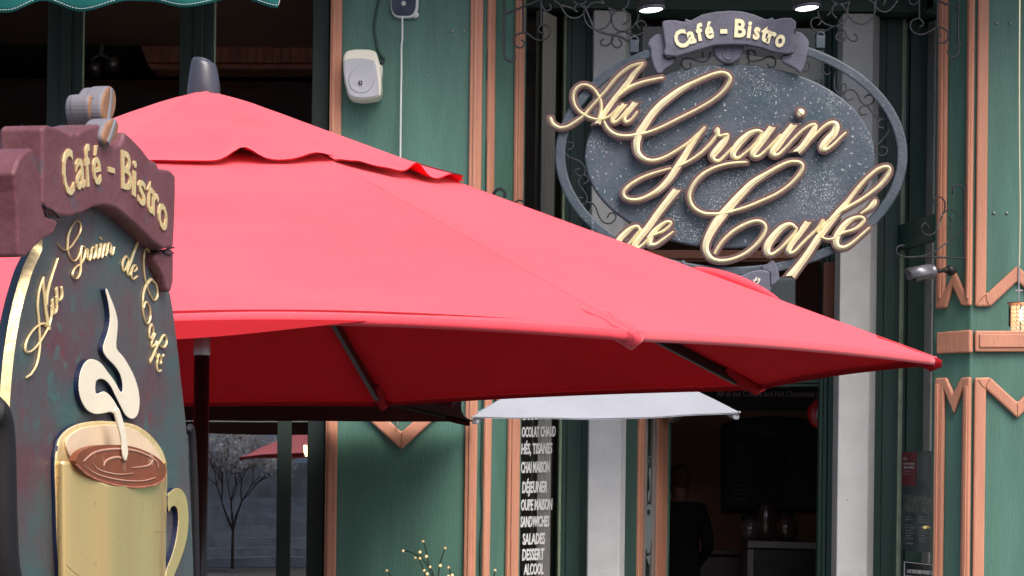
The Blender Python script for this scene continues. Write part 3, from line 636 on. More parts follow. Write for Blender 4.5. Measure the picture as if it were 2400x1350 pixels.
# ================================================================ oval hanging sign
YS = 14.35; PS = front(YS); sS = YS / F
sg = root('oval_sign', PS.at(1713, 645), 'large blue grey oval sign with gold script letters hanging above the door', 'sign')
def ell(cx_, cy_, a, b_, n=96): return [(cx_ + a * math.cos(2 * math.pi * i / n), cy_ + b_ * math.sin(2 * math.pi * i / n)) for i in range(n)]
def ringmesh(mb, pl, cx_, cy_, a, b_, a2, b2, w0, w1, n=96):
    o1, i1 = ell(cx_, cy_, a, b_, n), ell(cx_, cy_, a2, b2, n); vs = []
    for k in range(n):
        for p, w_ in ((o1[k], w0), (o1[k], w1), (i1[k], w1), (i1[k], w0)): vs.append(pl.at(p[0], p[1], w_))
    fs = []
    for k in range(n):
        j = (k + 1) % n
        for q in range(4): fs.append((4 * k + q, 4 * k + (q + 1) % 4, 4 * j + (q + 1) % 4, 4 * j + q))
    mb.add(vs, fs)
m = MB(); ringmesh(m, PS, 1714, 364, 413, 283, 389, 261, -.05, .034); part(sg, 'outer_ring', m, RING, bevel=.01)
m = MB(); prism(m, ell(1711, 366, 340, 216, 120), PS, -.06, .0); part(sg, 'board', m, BOARD, bevel=.012)
LET = {
'A': [([(1290,279,9),(1295,290,8.5),(1305,297,7.5),(1315,300,7),(1330,297,7),(1344,289,7),(1357,280,6.5),(1369,270,6.5),(1384,253,6),(1399,236,6),(1406,228,6),(1421,211,6.5),(1436,192,7),(1451,176,7.5),(1473,159,7.5),(1491,151,6.5),(1508,148,5)],'rr'),
      ([(1406,279.6,5),(1395.5,279.6,5.5),(1382,276,6),(1369,269,6),(1355.5,259,6),(1346,244,6.5),(1343,228,7),(1346.7,213,7),(1357,202.6,7),(1369,199,6.5),(1382,202.6,6.5),(1394,212,6.5),(1403,226,6.5),(1408,239.6,7),(1409,253,7.5),(1406,268,7.5),(1404,279,8)],'rr'),
      ([(1507,151,6),(1487,171.5,10),(1472.6,192,11),(1455,214,11),(1435.6,238,11),(1421,259,11),(1410,274,11),(1401,289,12)],'rf'),
      ([(1552,183,6),(1532,187,7),(1510,192,7.5),(1487,200,9),(1473,207,9),(1461,216,7),(1452,225,3)],'rr')],
'u': [([(1406,281,5),(1424,275,5.5),(1440,262,5.5),(1450,250,5)],'rr'),
      ([(1463,245,11),(1449,261,11),(1440,272,11),(1434,281,10),(1438,287,7.5),(1448,283,6.5),(1460,270,6.5),(1471,256,6)],'fr'),
      ([(1488,242,12),(1475,258,11),(1466,270,10),(1463,280,9),(1468,286,7.5),(1479,281,6.5),(1493,263,5.5)],'fr')],
'G': [([(1416,286,6),(1422,299,7.5),(1434,311,8),(1452,318,8),(1473,319,8),(1491,316,7.5),(1518,310.7,7),(1550,298.7,7),(1590,278.7,7),(1630,258.7,7),(1664.7,238.7,7),(1688.7,220,7),(1704.7,201,8),(1711,185,9),(1704.7,174.7,9),(1688.7,170.7,8.5),(1664.7,177,8.5),(1632.7,190.7,9),(1600.7,206.7,11),(1574,225,13),(1547,246.7,14),(1526,270.7,15),(1510,294.7,16),(1499,311,16),(1492.7,332,15),(1492.7,350.7,13),(1499,364,11),(1515,374.7,9),(1536.7,376,8),(1563,366.7,7.5),(1590,350.7,7),(1616.7,332,7),(1635,314.7,6.5),(1651,300,6)],'rr'),
      ([(1651,300,7),(1635,321,9),(1616.7,345,12),(1600.7,372,14),(1584.7,396,14),(1566,422.7,13),(1544.7,444,11),(1520.7,458.7,9),(1496.7,468,8),(1475,468,7.5),(1462,460,7.5),(1463,446.7,7.5),(1480.7,430.7,7.5),(1507,416,7),(1536.7,405,6.5),(1571,395,4)],'rr')],
'r': [([(1590,390,5),(1616.7,377,6.5),(1643,358.7,7.5),(1664.7,337,7.5),(1681,316,6.5)],'rr'),
      ([(1681,305,12),(1681.5,311,11),(1684,319,6),(1694,317,6.5),(1703,316,8)],'rr'),
      ([(1704,319,12),(1696,333,15),(1683,349,16),(1673,361,14),(1670,370,10.5),(1677,377,8),(1688,375,7),(1702,362,6.5),(1715,347,5)],'rr')],
'a': [([(1785,310,7),(1775,307,9),(1757,313,11),(1740,327,14),(1727,342,15),(1718,357,14),(1720,368,10),(1730,370,7),(1743,362,6.5),(1762,345,6.5),(1775,330,6.5),(1784,315,6.5)],'rr'),
      ([(1809,299,14),(1791,323,15),(1776,343,15),(1766,357,14),(1765,366,10),(1778,367,7.5),(1796,352,6.5),(1813,334,6.5),(1828,317,5.5)],'fr')],
'i': [([(1859,294,14),(1838,320,15),(1822,342,15),(1812,354,14),(1811,363,10),(1823,363,7.5),(1841,347,6.5),(1861,325,6.5),(1880,306.7,6.5),(1897,295,7),(1909,292,8)],'fr'),
      ([(1876.2,263.6,17),(1876.6,264,17)],'rr')],
'n': [([(1911,296,10),(1903,313,14),(1890,332,14),(1878,347,13),(1869,355,13)],'rf'),
      ([(1887,343,4),(1903,325,5.5),(1920,307,7),(1937,293,8),(1952,288,10),(1960,295,14),(1955,312,16),(1940,328,16),(1929,342,15),(1927,350,11),(1937,351,8),(1953,340,7),(1968,325,6.5),(1981.7,312,5.5)],'rr')],
'C': [([(1748,381,6.5),(1725.6,382,7),(1696.7,386.7,7),(1670,395.6,7.5),(1645.6,410,8.5),(1627.8,429,8.5),(1616.7,451,8.5),(1616.7,471,8.5),(1627.8,489,8.5),(1647.8,500,8.5),(1670,502,8),(1696.7,500,7),(1725.6,493,7),(1754,484,7),(1785.6,471,7.5),(1819,455.6,7.5),(1848,435.6,7.5),(1870,413,8),(1881,393,8),(1874,381,8),(1852,380,8),(1825.6,391,9),(1794,409,10),(1763,429,13),(1734,458,16),(1708,486.7,18),(1685.6,513,19),(1668,540,17),(1656.7,564,15),(1654,584,13),(1663,602,11),(1681,611,9),(1708,610,8),(1741,598,8),(1768,578,8),(1788,553,8),(1794,533,8),(1785.6,521,8),(1768,519,8),(1745.6,526.7,8),(1719,542,8),(1696.7,562,7.5),(1683,580,7),(1675.6,593,6.5)],'rr')],
'c': [([(1865,534,6.5),(1852,526,9),(1833.5,533,12),(1814.5,552,15),(1800,573,16),(1798,590,13),(1807,597,9),(1824,587.5,7),(1843,568.5,7),(1859.5,549.6,7),(1867,536,6)],'rr'),
      ([(1893,521,13),(1874,547,13),(1857,568.5,13),(1848,585,12),(1850,593,9),(1862,590,7),(1878.5,573,7),(1897.5,554,7),(1914,538,6.5),(1925,521,6)],'fr')],
'f': [([(1926,519,5.5),(1930,516.5,5.5),(1927,527,5.5),(1917,544,5)],'rr'),
      ([(1854,646,18),(1874,621,15),(1893,595,14),(1912,566,14),(1931,540,15),(1949.6,516,14),(1968.5,493,12),(1987.5,471,10),(2009,443,9),(2032.5,417,8),(2056,398,8),(2075,391,8),(2084.6,395.5,8),(2080,412,9),(2061,436,9),(2037,455,7.5),(2013.5,471,7.5),(1987.5,485.6,7.5),(1968.5,497,7),(1949.6,512,6.5),(1935,523.5,6.5),(1925,535,5)],'fr')],
'e': [([(1926,557,4),(1940,561.4,5.5),(1954,559,6),(1964,552,5.5),(1978,545,6),(1997,540,6.5),(2013.5,530.6,8),(2025,516.4,8),(2018,509,7),(2002,511.7,9),(1983,523.5,12),(1966,545,14),(1959,564,14),(1964,578,11),(1980,580,9),(1999,568.5,7.5),(2020.6,549.6,6.5),(2037,535,5.5)],'rr'),
      ([(2018,500,4),(2035,490,9),(2047,478,12),(2050,473,11)],'rr')],
'd': [([(1499,540,6.5),(1494,531,8),(1479,535.6,10),(1463,549,12),(1450,564,13),(1443,582,13),(1450,591,9),(1468,578,6.5),(1485.6,558,6.5),(1501,538,6.5)],'rr'),
      ([(1585,446,15),(1563,473,14),(1541,502,14),(1519,533,14),(1497,560,13),(1485.6,578,12),(1494,582,8),(1508,573,6.5),(1519,560,6.5)],'fr')],
'E': [([(1519,556,5.5),(1537,549,5.5),(1554,542,6.5),(1568,531,7),(1572,522,7),(1563,520,7),(1548,529,9),(1532,544,11),(1523,560,13),(1523,573,11),(1537,573,8),(1554,562,7.5),(1577,544.5,5.5)],'rr')],
}
names = {'c': 'a', 'E': 'e'}
q = 0
for key in 'AuGrainCcfedE':
    pass
for key in ['A', 'u', 'G', 'r', 'a', 'i', 'n', 'd', 'E', 'C', 'c', 'f', 'e']:
    back = MB(); gold = MB(); edge = MB()
    for pts, cp in LET[key]:
        q += 1; o_ = (q % 6) * .0009
        stroke(edge, pts, PS, 6.1, .036, .050 + o_, .050 + o_, caps=cp)
        stroke(back, pts, PS, 5.0, .048, .057 + o_, .0575 + o_, caps=cp)
        stroke(gold, pts, PS, .5, .056, .0605 + o_, .073 + o_, caps=cp)
    lt = part(sg, 'script_letter', back, MAROON); lt['label'] = 'gold script letter ' + names.get(key, key)
    part(lt, 'gold_face', gold, GOLDW, auto=50); part(lt, 'edge_line', edge, OUTL)
# ribbon on top of the sign
Zr = lambda pts: zz(1480, 0, 4.615, pts)
m = MB(); prism(m, Zr([(345,350),(335,290),(330,240),(345,225),(400,215),(480,215),(575,235),(580,195),(640,220),(760,155),(900,125),(1060,112),(1200,120),(1330,155),(1465,210),(1530,180),(1540,212),(1640,190),(1730,190),(1785,235),(1780,300),(1755,340),(1768,450),(1755,570),(1680,582),(1560,570),(1420,520),(1250,485),(1080,480),(900,490),(740,535),(600,580),(480,610),(380,600),(345,575),(365,500)]), PS, .055, .09)
rbn = part(sg, 'ribbon', m, BANNER, bevel=.012, seg=3)
m = MB(); prism(m, Zr([(340,355),(260,370),(200,420),(170,475),(205,520),(210,620),(240,720),(280,800),(330,790),(360,750),(440,700),(480,650),(482,622),(400,640),(350,610),(380,560),(372,400)]), PS, .02, .053); part(rbn, 'ribbon_tail', m, BANNER, bevel=.012, seg=3)
m = MB(); prism(m, Zr([(1770,335),(1840,350),(1900,410),(1925,460),(1910,540),(1890,650),(1860,740),(1825,790),(1770,740),(1690,700),(1640,680),(1620,620),(1640,600),(1700,590),(1740,560),(1740,400)]), PS, .02, .053); part(rbn, 'ribbon_tail', m, BANNER, bevel=.012, seg=3)
m = MB()
wire(m, Zr([(345,600),(400,640),(450,620),(478,640),(470,670)]), PS, .004, .056); wire(m, Zr([(1750,570),(1690,590),(1630,600),(1620,640)]), PS, .004, .056)
part(rbn, 'fold_line', m, BLACK)
m = MB(); prism(m, Zr([(1050 + 168 * math.cos(R(a)), 520 + 168 * math.sin(R(a))) for a in range(-20, 201, 10)]), PS, -.02, .035); kb = part(sg, 'half_round_boss', m, BANNER, bevel=.02, seg=3)
m = MB(); P = [PS.at(*p, .036) for p in Zr([(1050 + 57 * math.cos(R(a)), 585 + 57 * math.sin(R(a))) for a in range(0, 361, 15)])]; m.tube(P, .0065, 6, cap=False); part(kb, 'ring', m, BANNER)
def chars(mb, spec, pl, w0, w1, off):
    for ch, x, y, rot, h, sx in spec:
        vs, fs = tmesh(ch, off, .5); x0 = min(v[0] for v in vs); x1 = max(v[0] for v in vs); out = []
        rr = R(rot); ca, sa = math.cos(rr), math.sin(rr)
        for a, b, z in vs:
            u = (a - (x0 + x1) / 2) * h / CAP * sx; v = b * h / CAP
            out.append(pl.at(x + u * ca - v * sa, y - u * sa - v * ca, w1) - pl.n * pl.k * (w1 - w0) * (.5 - z))
        mb.add(out, fs)
cb = [('C', 560, 505, 16, 182, .80), ('a', 662, 462, 13, 182, .74), ('f', 752, 432, 10, 178, .85), ('é', 850, 408, 7, 178, .74), ('-', 998, 402, 0, 200, .85), ('B', 1172, 396, -3, 186, .85), ('i', 1266, 402, -7, 180, .9), ('s', 1345, 418, -10, 182, .74), ('t', 1430, 442, -13, 182, .85), ('r', 1500, 468, -15, 184, .85), ('o', 1590, 500, -18, 186, .70)]
m = MB(); chars(m, [(c, 1480 + x / 4.615, y / 4.615, r, h / 4.615, s_) for c, x, y, r, h, s_ in cb], PS, .089, .100, .035); part(rbn, 'raised_lettering', m, GOLDW, bevel=.002)
# small ribbon below the sign
Zl = lambda pts: zz(1420, 560, 4.138, pts)
m = MB(); prism(m, Zl([(700,330),(760,300),(860,340),(1000,356),(1150,360),(1220,357),(1320,350),(1420,310),(1520,296),(1590,318),(1592,400),(1602,508),(1540,527),(1430,530),(1300,560),(1100,575),(900,560),(720,520)]), PS, .055, .085)
lr = part(sg, 'lower_ribbon', m, BANNER, bevel=.01)
m = MB(); prism(m, Zl([(1525,300),(1512,280),(1520,258),(1570,238),(1612,198),(1642,226),(1672,290),(1688,385),(1640,440),(1596,455),(1594,330)]), PS, .02, .053); part(lr, 'ribbon_tail', m, BANNER, bevel=.01)
m = MB(); prism(m, Zl([(720,320),(738,205),(755,203),(790,245),(800,330),(760,400)]), PS, .02, .053); part(lr, 'ribbon_tail', m, BANNER, bevel=.01)
m = MB()
stroke(m, [p + (2.6,) for p in Zl([(1370,465),(1395,440),(1405,425),(1392,430),(1378,450),(1385,470),(1405,462),(1430,440)])], PS, 0, .086, .09, .092)
stroke(m, [p + (2.8,) for p in Zl([(1462,375),(1440,415),(1430,440),(1445,445),(1475,425),(1492,395),(1480,385)])], PS, 0, .086, .09, .092); stroke(m, [p + (2.2,) for p in Zl([(1428,402),(1490,398)])], PS, 0, .086, .09, .092)
part(lr, 'raised_lettering', m, mat('cream_letter', (.8, .72, .6), .5))
# wrought curls between ring and board
def curls(parent, name, lst, f, pl, r, w=0, m_=None):
    for pts in lst:
        mb = MB(); wire(mb, f(pts), pl, r, w); part(parent, name, mb, m_ or IRON, auto=60)
Kl = lambda p: zz(1300, 280, 4.22, p); Kr = lambda p: zz(1900, 100, 4.2167, p)
curls(sg, 'iron_curl', [[(130,300),(180,280),(180,235),(130,225),(85,260),(90,320),(150,375),(240,410),(290,460),(300,520),(270,560),(220,545),(205,500),(255,488)],
 [(285,640),(330,610),(325,565),(280,555),(240,600),(245,650),(290,710),(320,770),(310,820),(260,840),(215,815),(215,775),(280,778)],
 [(355,880),(340,925),(290,920),(270,870),(310,825),(370,830),(410,880),(440,960),(490,1020),(560,1025),(605,975),(590,930),(545,930),(520,975)]], Kl, PS, .0052)
curls(sg, 'iron_curl', [[(200,290),(160,315),(120,270),(150,220),(210,220),(245,280),(235,360),(235,430),(260,490),(320,495),(350,460),(340,410),(285,405)],
 [(420,550),(370,570),(330,530),(350,480),(410,465),(460,510),(500,590),(560,620),(620,585),(615,530),(570,515),(530,545)],
 [(550,705),(510,715),(480,680),(500,635),(560,630),(600,680),(650,740),(710,745),(735,700),(700,665),(665,675)],
 [(720,845),(670,830),(670,780),(720,755),(780,780),(785,840),(740,920),(670,1000),(640,1050),(670,1105),(730,1110),(755,1060),(730,1030),(690,1030)]], Kr, PS, .0052)
curls(sg, 'iron_curl', [[(635,680),(640,730),(590,745),(540,700),(560,640),(620,630),(700,655),(780,670),(840,630),(850,560)],
 [(1340,605),(1330,560),(1260,545),(1255,620),(1290,665),(1400,650),(1500,610),(1555,650),(1550,710),(1500,725),(1465,690)], [(1268,545),(1268,622),(1268,700)],
 [(1895,670),(1925,700),(1915,760),(1860,775)], [(770,560),(772,590),(775,620)]], Zr, PS, .0052)
# scroll hangers clamping the ring to the frame
for (x, y) in ((1486, 96), (1922, 86)):
    m = MB(); p = PS.at(x, y); m.obox(PS.at(x, y + 14, .0), Vector((.028, 0, 0)), Vector((0, .03, 0)), Vector((0, 0, .04)))
    P = [p + Vector((.024 * math.cos(R(a)), 0, .024 * math.sin(R(a)) + .0)) for a in range(0, 300, 30)]; m.tube(P, .01, 6, flat=3.2, up=(0, 1, 0)); part(sg, 'hanger_clamp', m, RING, bevel=.004)

# ---- two black spotlights above the sign
for (x, y, lab) in ((1526, 22, 'lit black cylinder spotlight above the left half of the oval sign'), (1891, 18, 'lit black cylinder spotlight above the right half of the oval sign')):
    p = front(14.0).at(x, y); o = root('sign_spotlight', p, lab, 'spotlight', 'spotlights over the oval sign')
    ax = Vector((.05 if x < 1700 else .03, -.50, .86)).normalized(); sgn = Vector((.10, -.02, -1)).normalized(); axis = -sgn
    m = MB(); m.lathe(p, [(.072, -.005), (.085, .0), (.086, .22), (.06, .27), (.02, .29)], 28, axis, cap=False); part(o, 'housing', m, BLACK, smooth=True)
    m = MB(); m.lathe(p, [(.084, -.006), (.088, -.002), (.088, .01)], 28, axis, cap=False); part(o, 'rim', m, GREYP, smooth=True)
    m = MB(); m.lathe(p, [(.0005, -.014), (.04, -.012), (.065, -.006), (.078, .0)], 28, axis, cap=False); part(o, 'lit_lens', m, LAMPW)
    m = MB(); m.tube([p + axis * .27, p + axis * .4 + Vector((0, .1, .1)), p + Vector((0, .9, .75))], .012); part(o, 'arm', m, BLACK)

# ---- wrought iron brackets
Yb = 14.55; PK = front(Yb)
Zt = lambda p: zz(1160, 0, 5.625, p); Zu = lambda p: zz(1860, 0, 5.4545, p)
br = root('iron_bracket', PF.at(1182, 140), 'black wrought iron scroll bracket on the left pier reaching toward the oval sign', 'bracket', 'wrought iron sign brackets')
PW1 = front(14.86)
curls(br, 'wall_bar', [[(120,-200),(120,100),(120,400),(120,700),(150,780),(210,810),(250,780),(265,720)]], Zt, PW1, .0085)
curls(br, 'brace', [[(135,185),(380,85),(590,0),(800,-80)], [(372,-150),(372,140),(372,430)], [(610,-120),(610,100),(610,330)]], Zt, PW1, .0075)
curls(br, 'brace', [[(1180,75),(1230,200),(1300,360)], [(1340,400),(1480,450),(1620,470),(1780,550)]], Zt, PK, .008)
curls(br, 'scroll', [[(345,525),(385,560),(370,610),(320,630),(260,590),(240,520),(280,460),(372,430),(440,450),(520,510),(600,530),(680,505),(730,430),(720,370),(670,335),(610,335),(575,380),(590,425),(640,435)]], Zt, PW1, .0062)
curls(br, 'scroll', [[(620,60),(640,110),(690,140),(735,120),(735,80),(715,60)], [(700,-50),(780,0),(860,60),(960,90),(1040,120)], [(865,60),(900,140),(960,210),(1040,240),(1120,220),(1175,170),(1175,110),(1130,65),(1070,75),(1050,120),(1090,160)],
 [(1040,0),(1060,40),(1120,60),(1180,40),(1205,0),(1205,-60)], [(1210,110),(1270,50),(1360,30),(1450,60),(1510,130),(1530,230),(1500,310),(1440,370),(1350,390),(1260,360),(1200,290),(1175,200),(1180,80)],
 [(1380,-60),(1410,0),(1470,80),(1560,130),(1640,140),(1720,105),(1760,40),(1765,0),(1760,-40)], [(1540,290),(1535,230),(1570,160),(1640,135),(1720,145),(1770,200),(1760,270),(1680,325)],
 [(1535,240),(1550,320),(1600,385),(1680,415),(1770,390),(1840,330),(1890,230),(1890,185)], [(1915,380),(1870,330),(1880,290),(1940,275),(1990,320),(1985,390),(1920,450),(1840,465),(1760,440),(1690,415),(1620,430),(1570,480),(1530,560),(1470,600),(1400,590),(1400,540),(1440,515)],
 [(1550,470),(1540,560),(1580,620),(1640,620),(1670,570),(1650,530),(1615,520)]], Zt, PK, .0058)
b2 = root('iron_bracket', PF.at(2245, 130), 'black wrought iron scroll bracket on the right pier reaching toward the oval sign', 'bracket', 'wrought iron sign brackets')
curls(b2, 'wall_bar', [[(2105,-200),(2105,200),(2105,640),(2080,700),(2030,730),(1990,700),(1970,650)], [(2080,600),(2150,570)]], Zu, PW1, .0075)
curls(b2, 'brace', [[(1640,-80),(1840,5),(2105,115)], [(1840,-100),(1839,120),(1838,345)], [(1605,-120),(1605,80),(1605,240)]], Zu, PW1, .0075)
curls(b2, 'scroll', [[(1895,445),(1850,480),(1850,530),(1910,550),(1970,500),(1975,420),(1930,370),(1840,345),(1760,390),(1680,430),(1600,440),(1520,400),(1490,330),(1520,260),(1600,240),(1650,280),(1650,320),(1610,345)], [(1475,-40),(1480,0),(1485,40),(1530,60),(1580,40),(1590,0)]], Zu, PW1, .0062)
curls(b2, 'scroll', [[(1345,-60),(1330,0),(1270,90),(1200,145),(1120,145),(1050,90),(1030,40),(960,0),(900,-30)], [(1145,65),(1165,30),(1165,0),(1130,-30),(1060,0),(1045,60)], [(1030,60),(1040,140),(1010,220),(940,290),(860,310),(770,280),(710,210),(690,130),(710,40),(750,0),(800,-40)],
 [(460,-40),(485,0),(550,50),(640,50),(720,20),(745,0),(760,-30)], [(555,235),(500,180),(490,110),(540,60),(610,65),(660,120),(685,190),(670,250),(610,300),(530,335),(440,320),(370,280),(330,230),(310,150)],
 [(310,325),(345,290),(340,240),(280,225),(225,270),(230,340),(290,400),(370,410),(440,375),(530,335),(600,350),(650,400),(680,460),(730,515),(790,525),(815,480),(775,430)],
 [(660,480),(640,520),(590,525),(545,490),(555,440),(610,425)], [(430,200),(510,120)]], Zu, PK, .0058)
# lower right flower bracket and its twin on the left pier
Zv = lambda p: zz(2080, 420, 4.5, p)
b3 = root('plant_bracket', PF.at(2255, 610), 'empty black iron plant bracket with curled ends on the right pier above the camera', 'bracket', 'iron plant brackets')
PV = Plane((X(2105, 14.55), 14.55), (X(2259, 14.93), 14.93))
LB = [('wall_bar', [(695,155),(692,100),(740,62),(790,85),(808,130),(808,300),(808,520),(808,700),(808,835)], .0065), ('brace', [(808,510),(660,640),(520,745),(400,800),(280,820),(160,815),(100,780),(95,730),(130,700),(175,702)], .0062),
 ('brace', [(808,830),(540,825),(330,815)], .006), ('rod', [(665,430),(660,820)], .0035), ('rod', [(520,545),(515,815)], .004), ('scroll', [(525,275),(490,240),(500,195),(550,185),(600,230),(605,310),(570,400),(540,480),(500,560),(430,590),(370,560),(360,500),(400,465),(440,510)], .005), ('scroll', [(580,370),(640,320),(700,325),(740,370),(730,420),(680,435),(645,390)], .005)]
for nme, pts, r in LB: curls(b3, nme, [pts], Zv, PV, r)
b4 = root('plant_bracket', PF.at(1160, 600), 'black iron plant bracket on the left pier, mostly hidden by the red umbrella', 'bracket', 'iron plant brackets')
PV2 = Plane((X(1155, 14.93), 14.93), (X(1320, 14.6), 14.6))
mirr = lambda p: [(1157 + (808 - x) / 4.5, 429 + y / 4.5) for x, y in p]
for nme, pts, r in LB: curls(b4, nme, [pts], mirr, PV2, r * (1.7 if nme == 'wall_bar' else 1.2))

# ---- security camera
CAMM = mat('camera_metal', (.16, .16, .18), .32, .4, var=.1, vs=20)
sc_ = root('security_camera', PRs.at(2230, 640), 'silver security camera with sun hood on a jointed arm under the plant bracket', 'camera')
p0, p1 = front(14.7).at(2138, 646), front(14.72).at(2190, 636)
ax = (p1 - p0).normalized()
m = MB(); m.lathe(p0, [(.043, .012), (.046, .03), (.046, (p1 - p0).length), (.03, (p1 - p0).length + .008)], 24, ax, cap=True); part(sc_, 'barrel', m, CAMM, auto=40)
m = MB(); N_ = 14; vs = []; up = Vector((0, 0, 1)); sd_ = ax.cross(up).normalized(); up = sd_.cross(ax)
for k in range(N_ + 1):
    g_ = R(-25 + 230 * k / N_)
    for t_ in (-.035 if 40 < -25 + 230 * k / N_ < 140 else -.02, .13): vs.append(p0 + ax * t_ + (sd_ * math.cos(g_) + up * math.sin(g_)) * .055)
m.add(vs, [(2 * k, 2 * k + 1, 2 * k + 3, 2 * k + 2) for k in range(N_)]); part(sc_, 'sun_hood', m, CAMM, smooth=True, solid=.004, recalc=False)
m = MB(); m.lathe(p0, [(.001, .010), (.04, .011)], 20, ax, cap=False); part(sc_, 'lens', m, BLACK)
m = MB(); e_ = front(14.86).at(2226, 632); m.tube([p1, p1.lerp(e_, .3), p1.lerp(e_, .6), e_], [.018, .009, .012, .01]); m.ball(p1.lerp(e_, .35), .016, 6); m.ball(p1.lerp(e_, .7), .019, 6); m.lathe(e_, [(.02, 0), (.034, .03), (.036, .06)], 16, (.3, .9, 0)); part(sc_, 'arm', m, BLACK, smooth=True)
m = MB(); m.lathe(p0.lerp(p1, .55) - Vector((0, 0, .05)), [(.014, -.02), (.018, .0), (.012, .02)], 10); part(sc_, 'knob', m, BLACK)

# ---- loudspeaker
sk = root('loudspeaker', PF.at(848, 232), 'cream outdoor loudspeaker with grey grille and small dark badge on the green panel', 'loudspeaker')
Zk = lambda p: zz(770, 0, 5.4, p)
m = MB(); prism(m, Zk([(190,700),(215,655),(250,635),(330,622),(420,620),(520,625),(585,640),(605,665),(630,745),(645,800),(665,950),(668,1120),(655,1215),(600,1240),(480,1258),(400,1262),(320,1250),(260,1225),(235,1180),(200,1040),(183,880),(182,760)]), PF, .03, .20); part(sk, 'cabinet', m, CREAM, bevel=.025, seg=4)
m = MB(); prism(m, Zk([(195,765),(240,748),(320,738),(400,735),(500,745),(580,770),(600,840),(622,980),(635,1130),(638,1205),(560,1225),(460,1238),(390,1238),(310,1222),(258,1195),(225,1080),(200,950),(192,850)]), PF, .201, .212); part(sk, 'grille', m, GRILLE, bevel=.006)
m = MB(); c_ = PF.at(*Zk([(410, 1020)])[0], .2125); m.lathe(c_, [(.083, .0), (.078, .0015), (.074, .002), (.06, .0003)], 40, (0, -1, 0)); part(sk, 'driver_ring', m, GRILLE, smooth=True)
m = MB(); prism(m, Zk([(380,1022),(425,1022),(427,1066),(382,1066)]), PF, .2205, .224); part(sk, 'badge', m, BLACK)
m = MB(); prism(m, Zk([(396,1034),(412,1034),(412,1056),(396,1056)]), PF, .2245, .226); part(sk, 'badge_mark', m, GRILLE)
m = MB(); prism(m, Zk([(635,790),(650,820),(680,830),(678,960),(655,970),(640,900)]), PF, .0, .09); part(sk, 'wall_mount', m, WHITEP, bevel=.006)
m = MB(); wire(m, Zk([(655,-200),(635,0),(600,150),(580,300),(585,430),(605,520),(615,600),(660,700),(700,740),(690,790),(660,785),(640,740)]), PF, .0075, .012); tag(m.build('speaker_wire', DGREEN), 'dark green wire hanging down to the loudspeaker', 'wire')
# junction box and cable
jb = root('junction_box', PF.at(946, 35), 'grey plastic wall box with dark glossy face at the top of the green panel', 'junction box')
m = MB(); c_ = front(15).at(946, 0); 
def rbox(cx_, cy_, rx, ry, n=32, p=3.4): return [(cx_ + rx * math.copysign(abs(math.cos(t)) ** (2 / p), math.cos(t)), cy_ + ry * math.copysign(abs(math.sin(t)) ** (2 / p), math.sin(t))) for t in [2 * math.pi * i / n for i in range(n)]]
prism(m, rbox(948, -4, 33, 45), PF, .004, .05); m.lathe(PF.at(974, 35, .03), [(.022, 0), (.022, .012)], 14, (0, -1, 0)); part(jb, 'housing', m, WHITEP, bevel=.008)
m = MB(); prism(m, rbox(946, -4, 29, 41), PF, .051, .058); part(jb, 'dark_face', m, DARKP, bevel=.003)
m = MB(); m.ball(PF.at(946, 8, .065), .016, 8); m.ball(PF.at(974, 36, .046), .008, 6); part(jb, 'cable_gland', m, WHITEP, smooth=True)
m = MB(); wire(m, [(943, 6), (942.5, 20), (943, 60), (943, 90), (941, 110), (941, 160), (940, 220), (939, 300), (938, 400), (936, 520), (934, 760), (932, 1000)], PF, .0065, .05, k=8)
tag(m.build('white_cable', WHITEP, smooth=True), 'white cable hanging from the wall box down the green panel', 'cable')
# screws
for i, (x, y, pl, lab) in enumerate(((1060, 73, PF, 'left one of two screw heads high on the left pier panel'), (1088, 73, PF, 'right one of two screw heads high on the left pier panel'), (1001, 177, PF, 'lone small screw head right of the white cable'), (2330, 499, PF, 'left one of two screw heads on the right pier panel'), (2360, 499, PF, 'right one of two screw heads on the right pier panel'), (2336, 55, PF, 'left one of two screw heads at the top of the right pier'), (2368, 55, PF, 'right one of two screw heads at the top of the right pier'))):
    m = MB(); m.ball(pl.at(x, y, .006), .0095 if i != 2 else .005, 6); tag(m.build('screw_head', STEEL, smooth=True), lab, 'screw', 'screw heads in the green panels')

# ---- pendant lamp at the right edge
YL = 14.2; PLm = front(YL)
pd = root('pendant_lamp', PLm.at(2400, 776), 'lit pendant lamp of glass plate and crystal beads hanging before the right pier', 'lamp')
m = MB(); wire(m, [(2392, -300), (2390, 0), (2389, 200), (2390, 400), (2391, 500), (2389, 622)], PLm, .0045); part(pd, 'cord', m, mat('ivory_cord', (.65, .6, .4), .6))
m = MB(); m.tube([PLm.at(2388, 622), PLm.at(2388, 707)], .0055); m.tube([PLm.at(2380, 681), PLm.at(2397, 681)], .005); part(pd, 'rod', m, STEEL)
cL = PLm.at(2404, 712)
m = MB(); m.lathe(cL, [(.001, 0), (.115, 0), (.115, .006), (.001, .006)], 30); part(pd, 'top_plate', m, mat('rust_plate', (.3, .14, .09), .4, .5))
m = MB(); vs = []; n = 28
for k in range(n): vs += [cL + Vector((.105 * math.cos(2 * math.pi * k / n), .105 * math.sin(2 * math.pi * k / n), z)) for z in (-.002, -.14)]
m.add(vs, [(2 * k, 2 * k + 1, (2 * k + 3) % (2 * n), (2 * k + 2) % (2 * n)) for k in range(n)]); part(pd, 'glass_shade', m, GLASSC, smooth=True, recalc=False)
m = MB(); m.ball(cL - Vector((0, 0, .07)), .04, 10, (1, 1, 1.3)); part(pd, 'bulb', m, emis('bulb', (1, .85, .6), 5), smooth=True)
CRY = emis('crystal_bead', (1, .62, .38), .35); CRY.node_tree.nodes['Principled BSDF'].inputs['Roughness'].default_value = .1
m = MB()
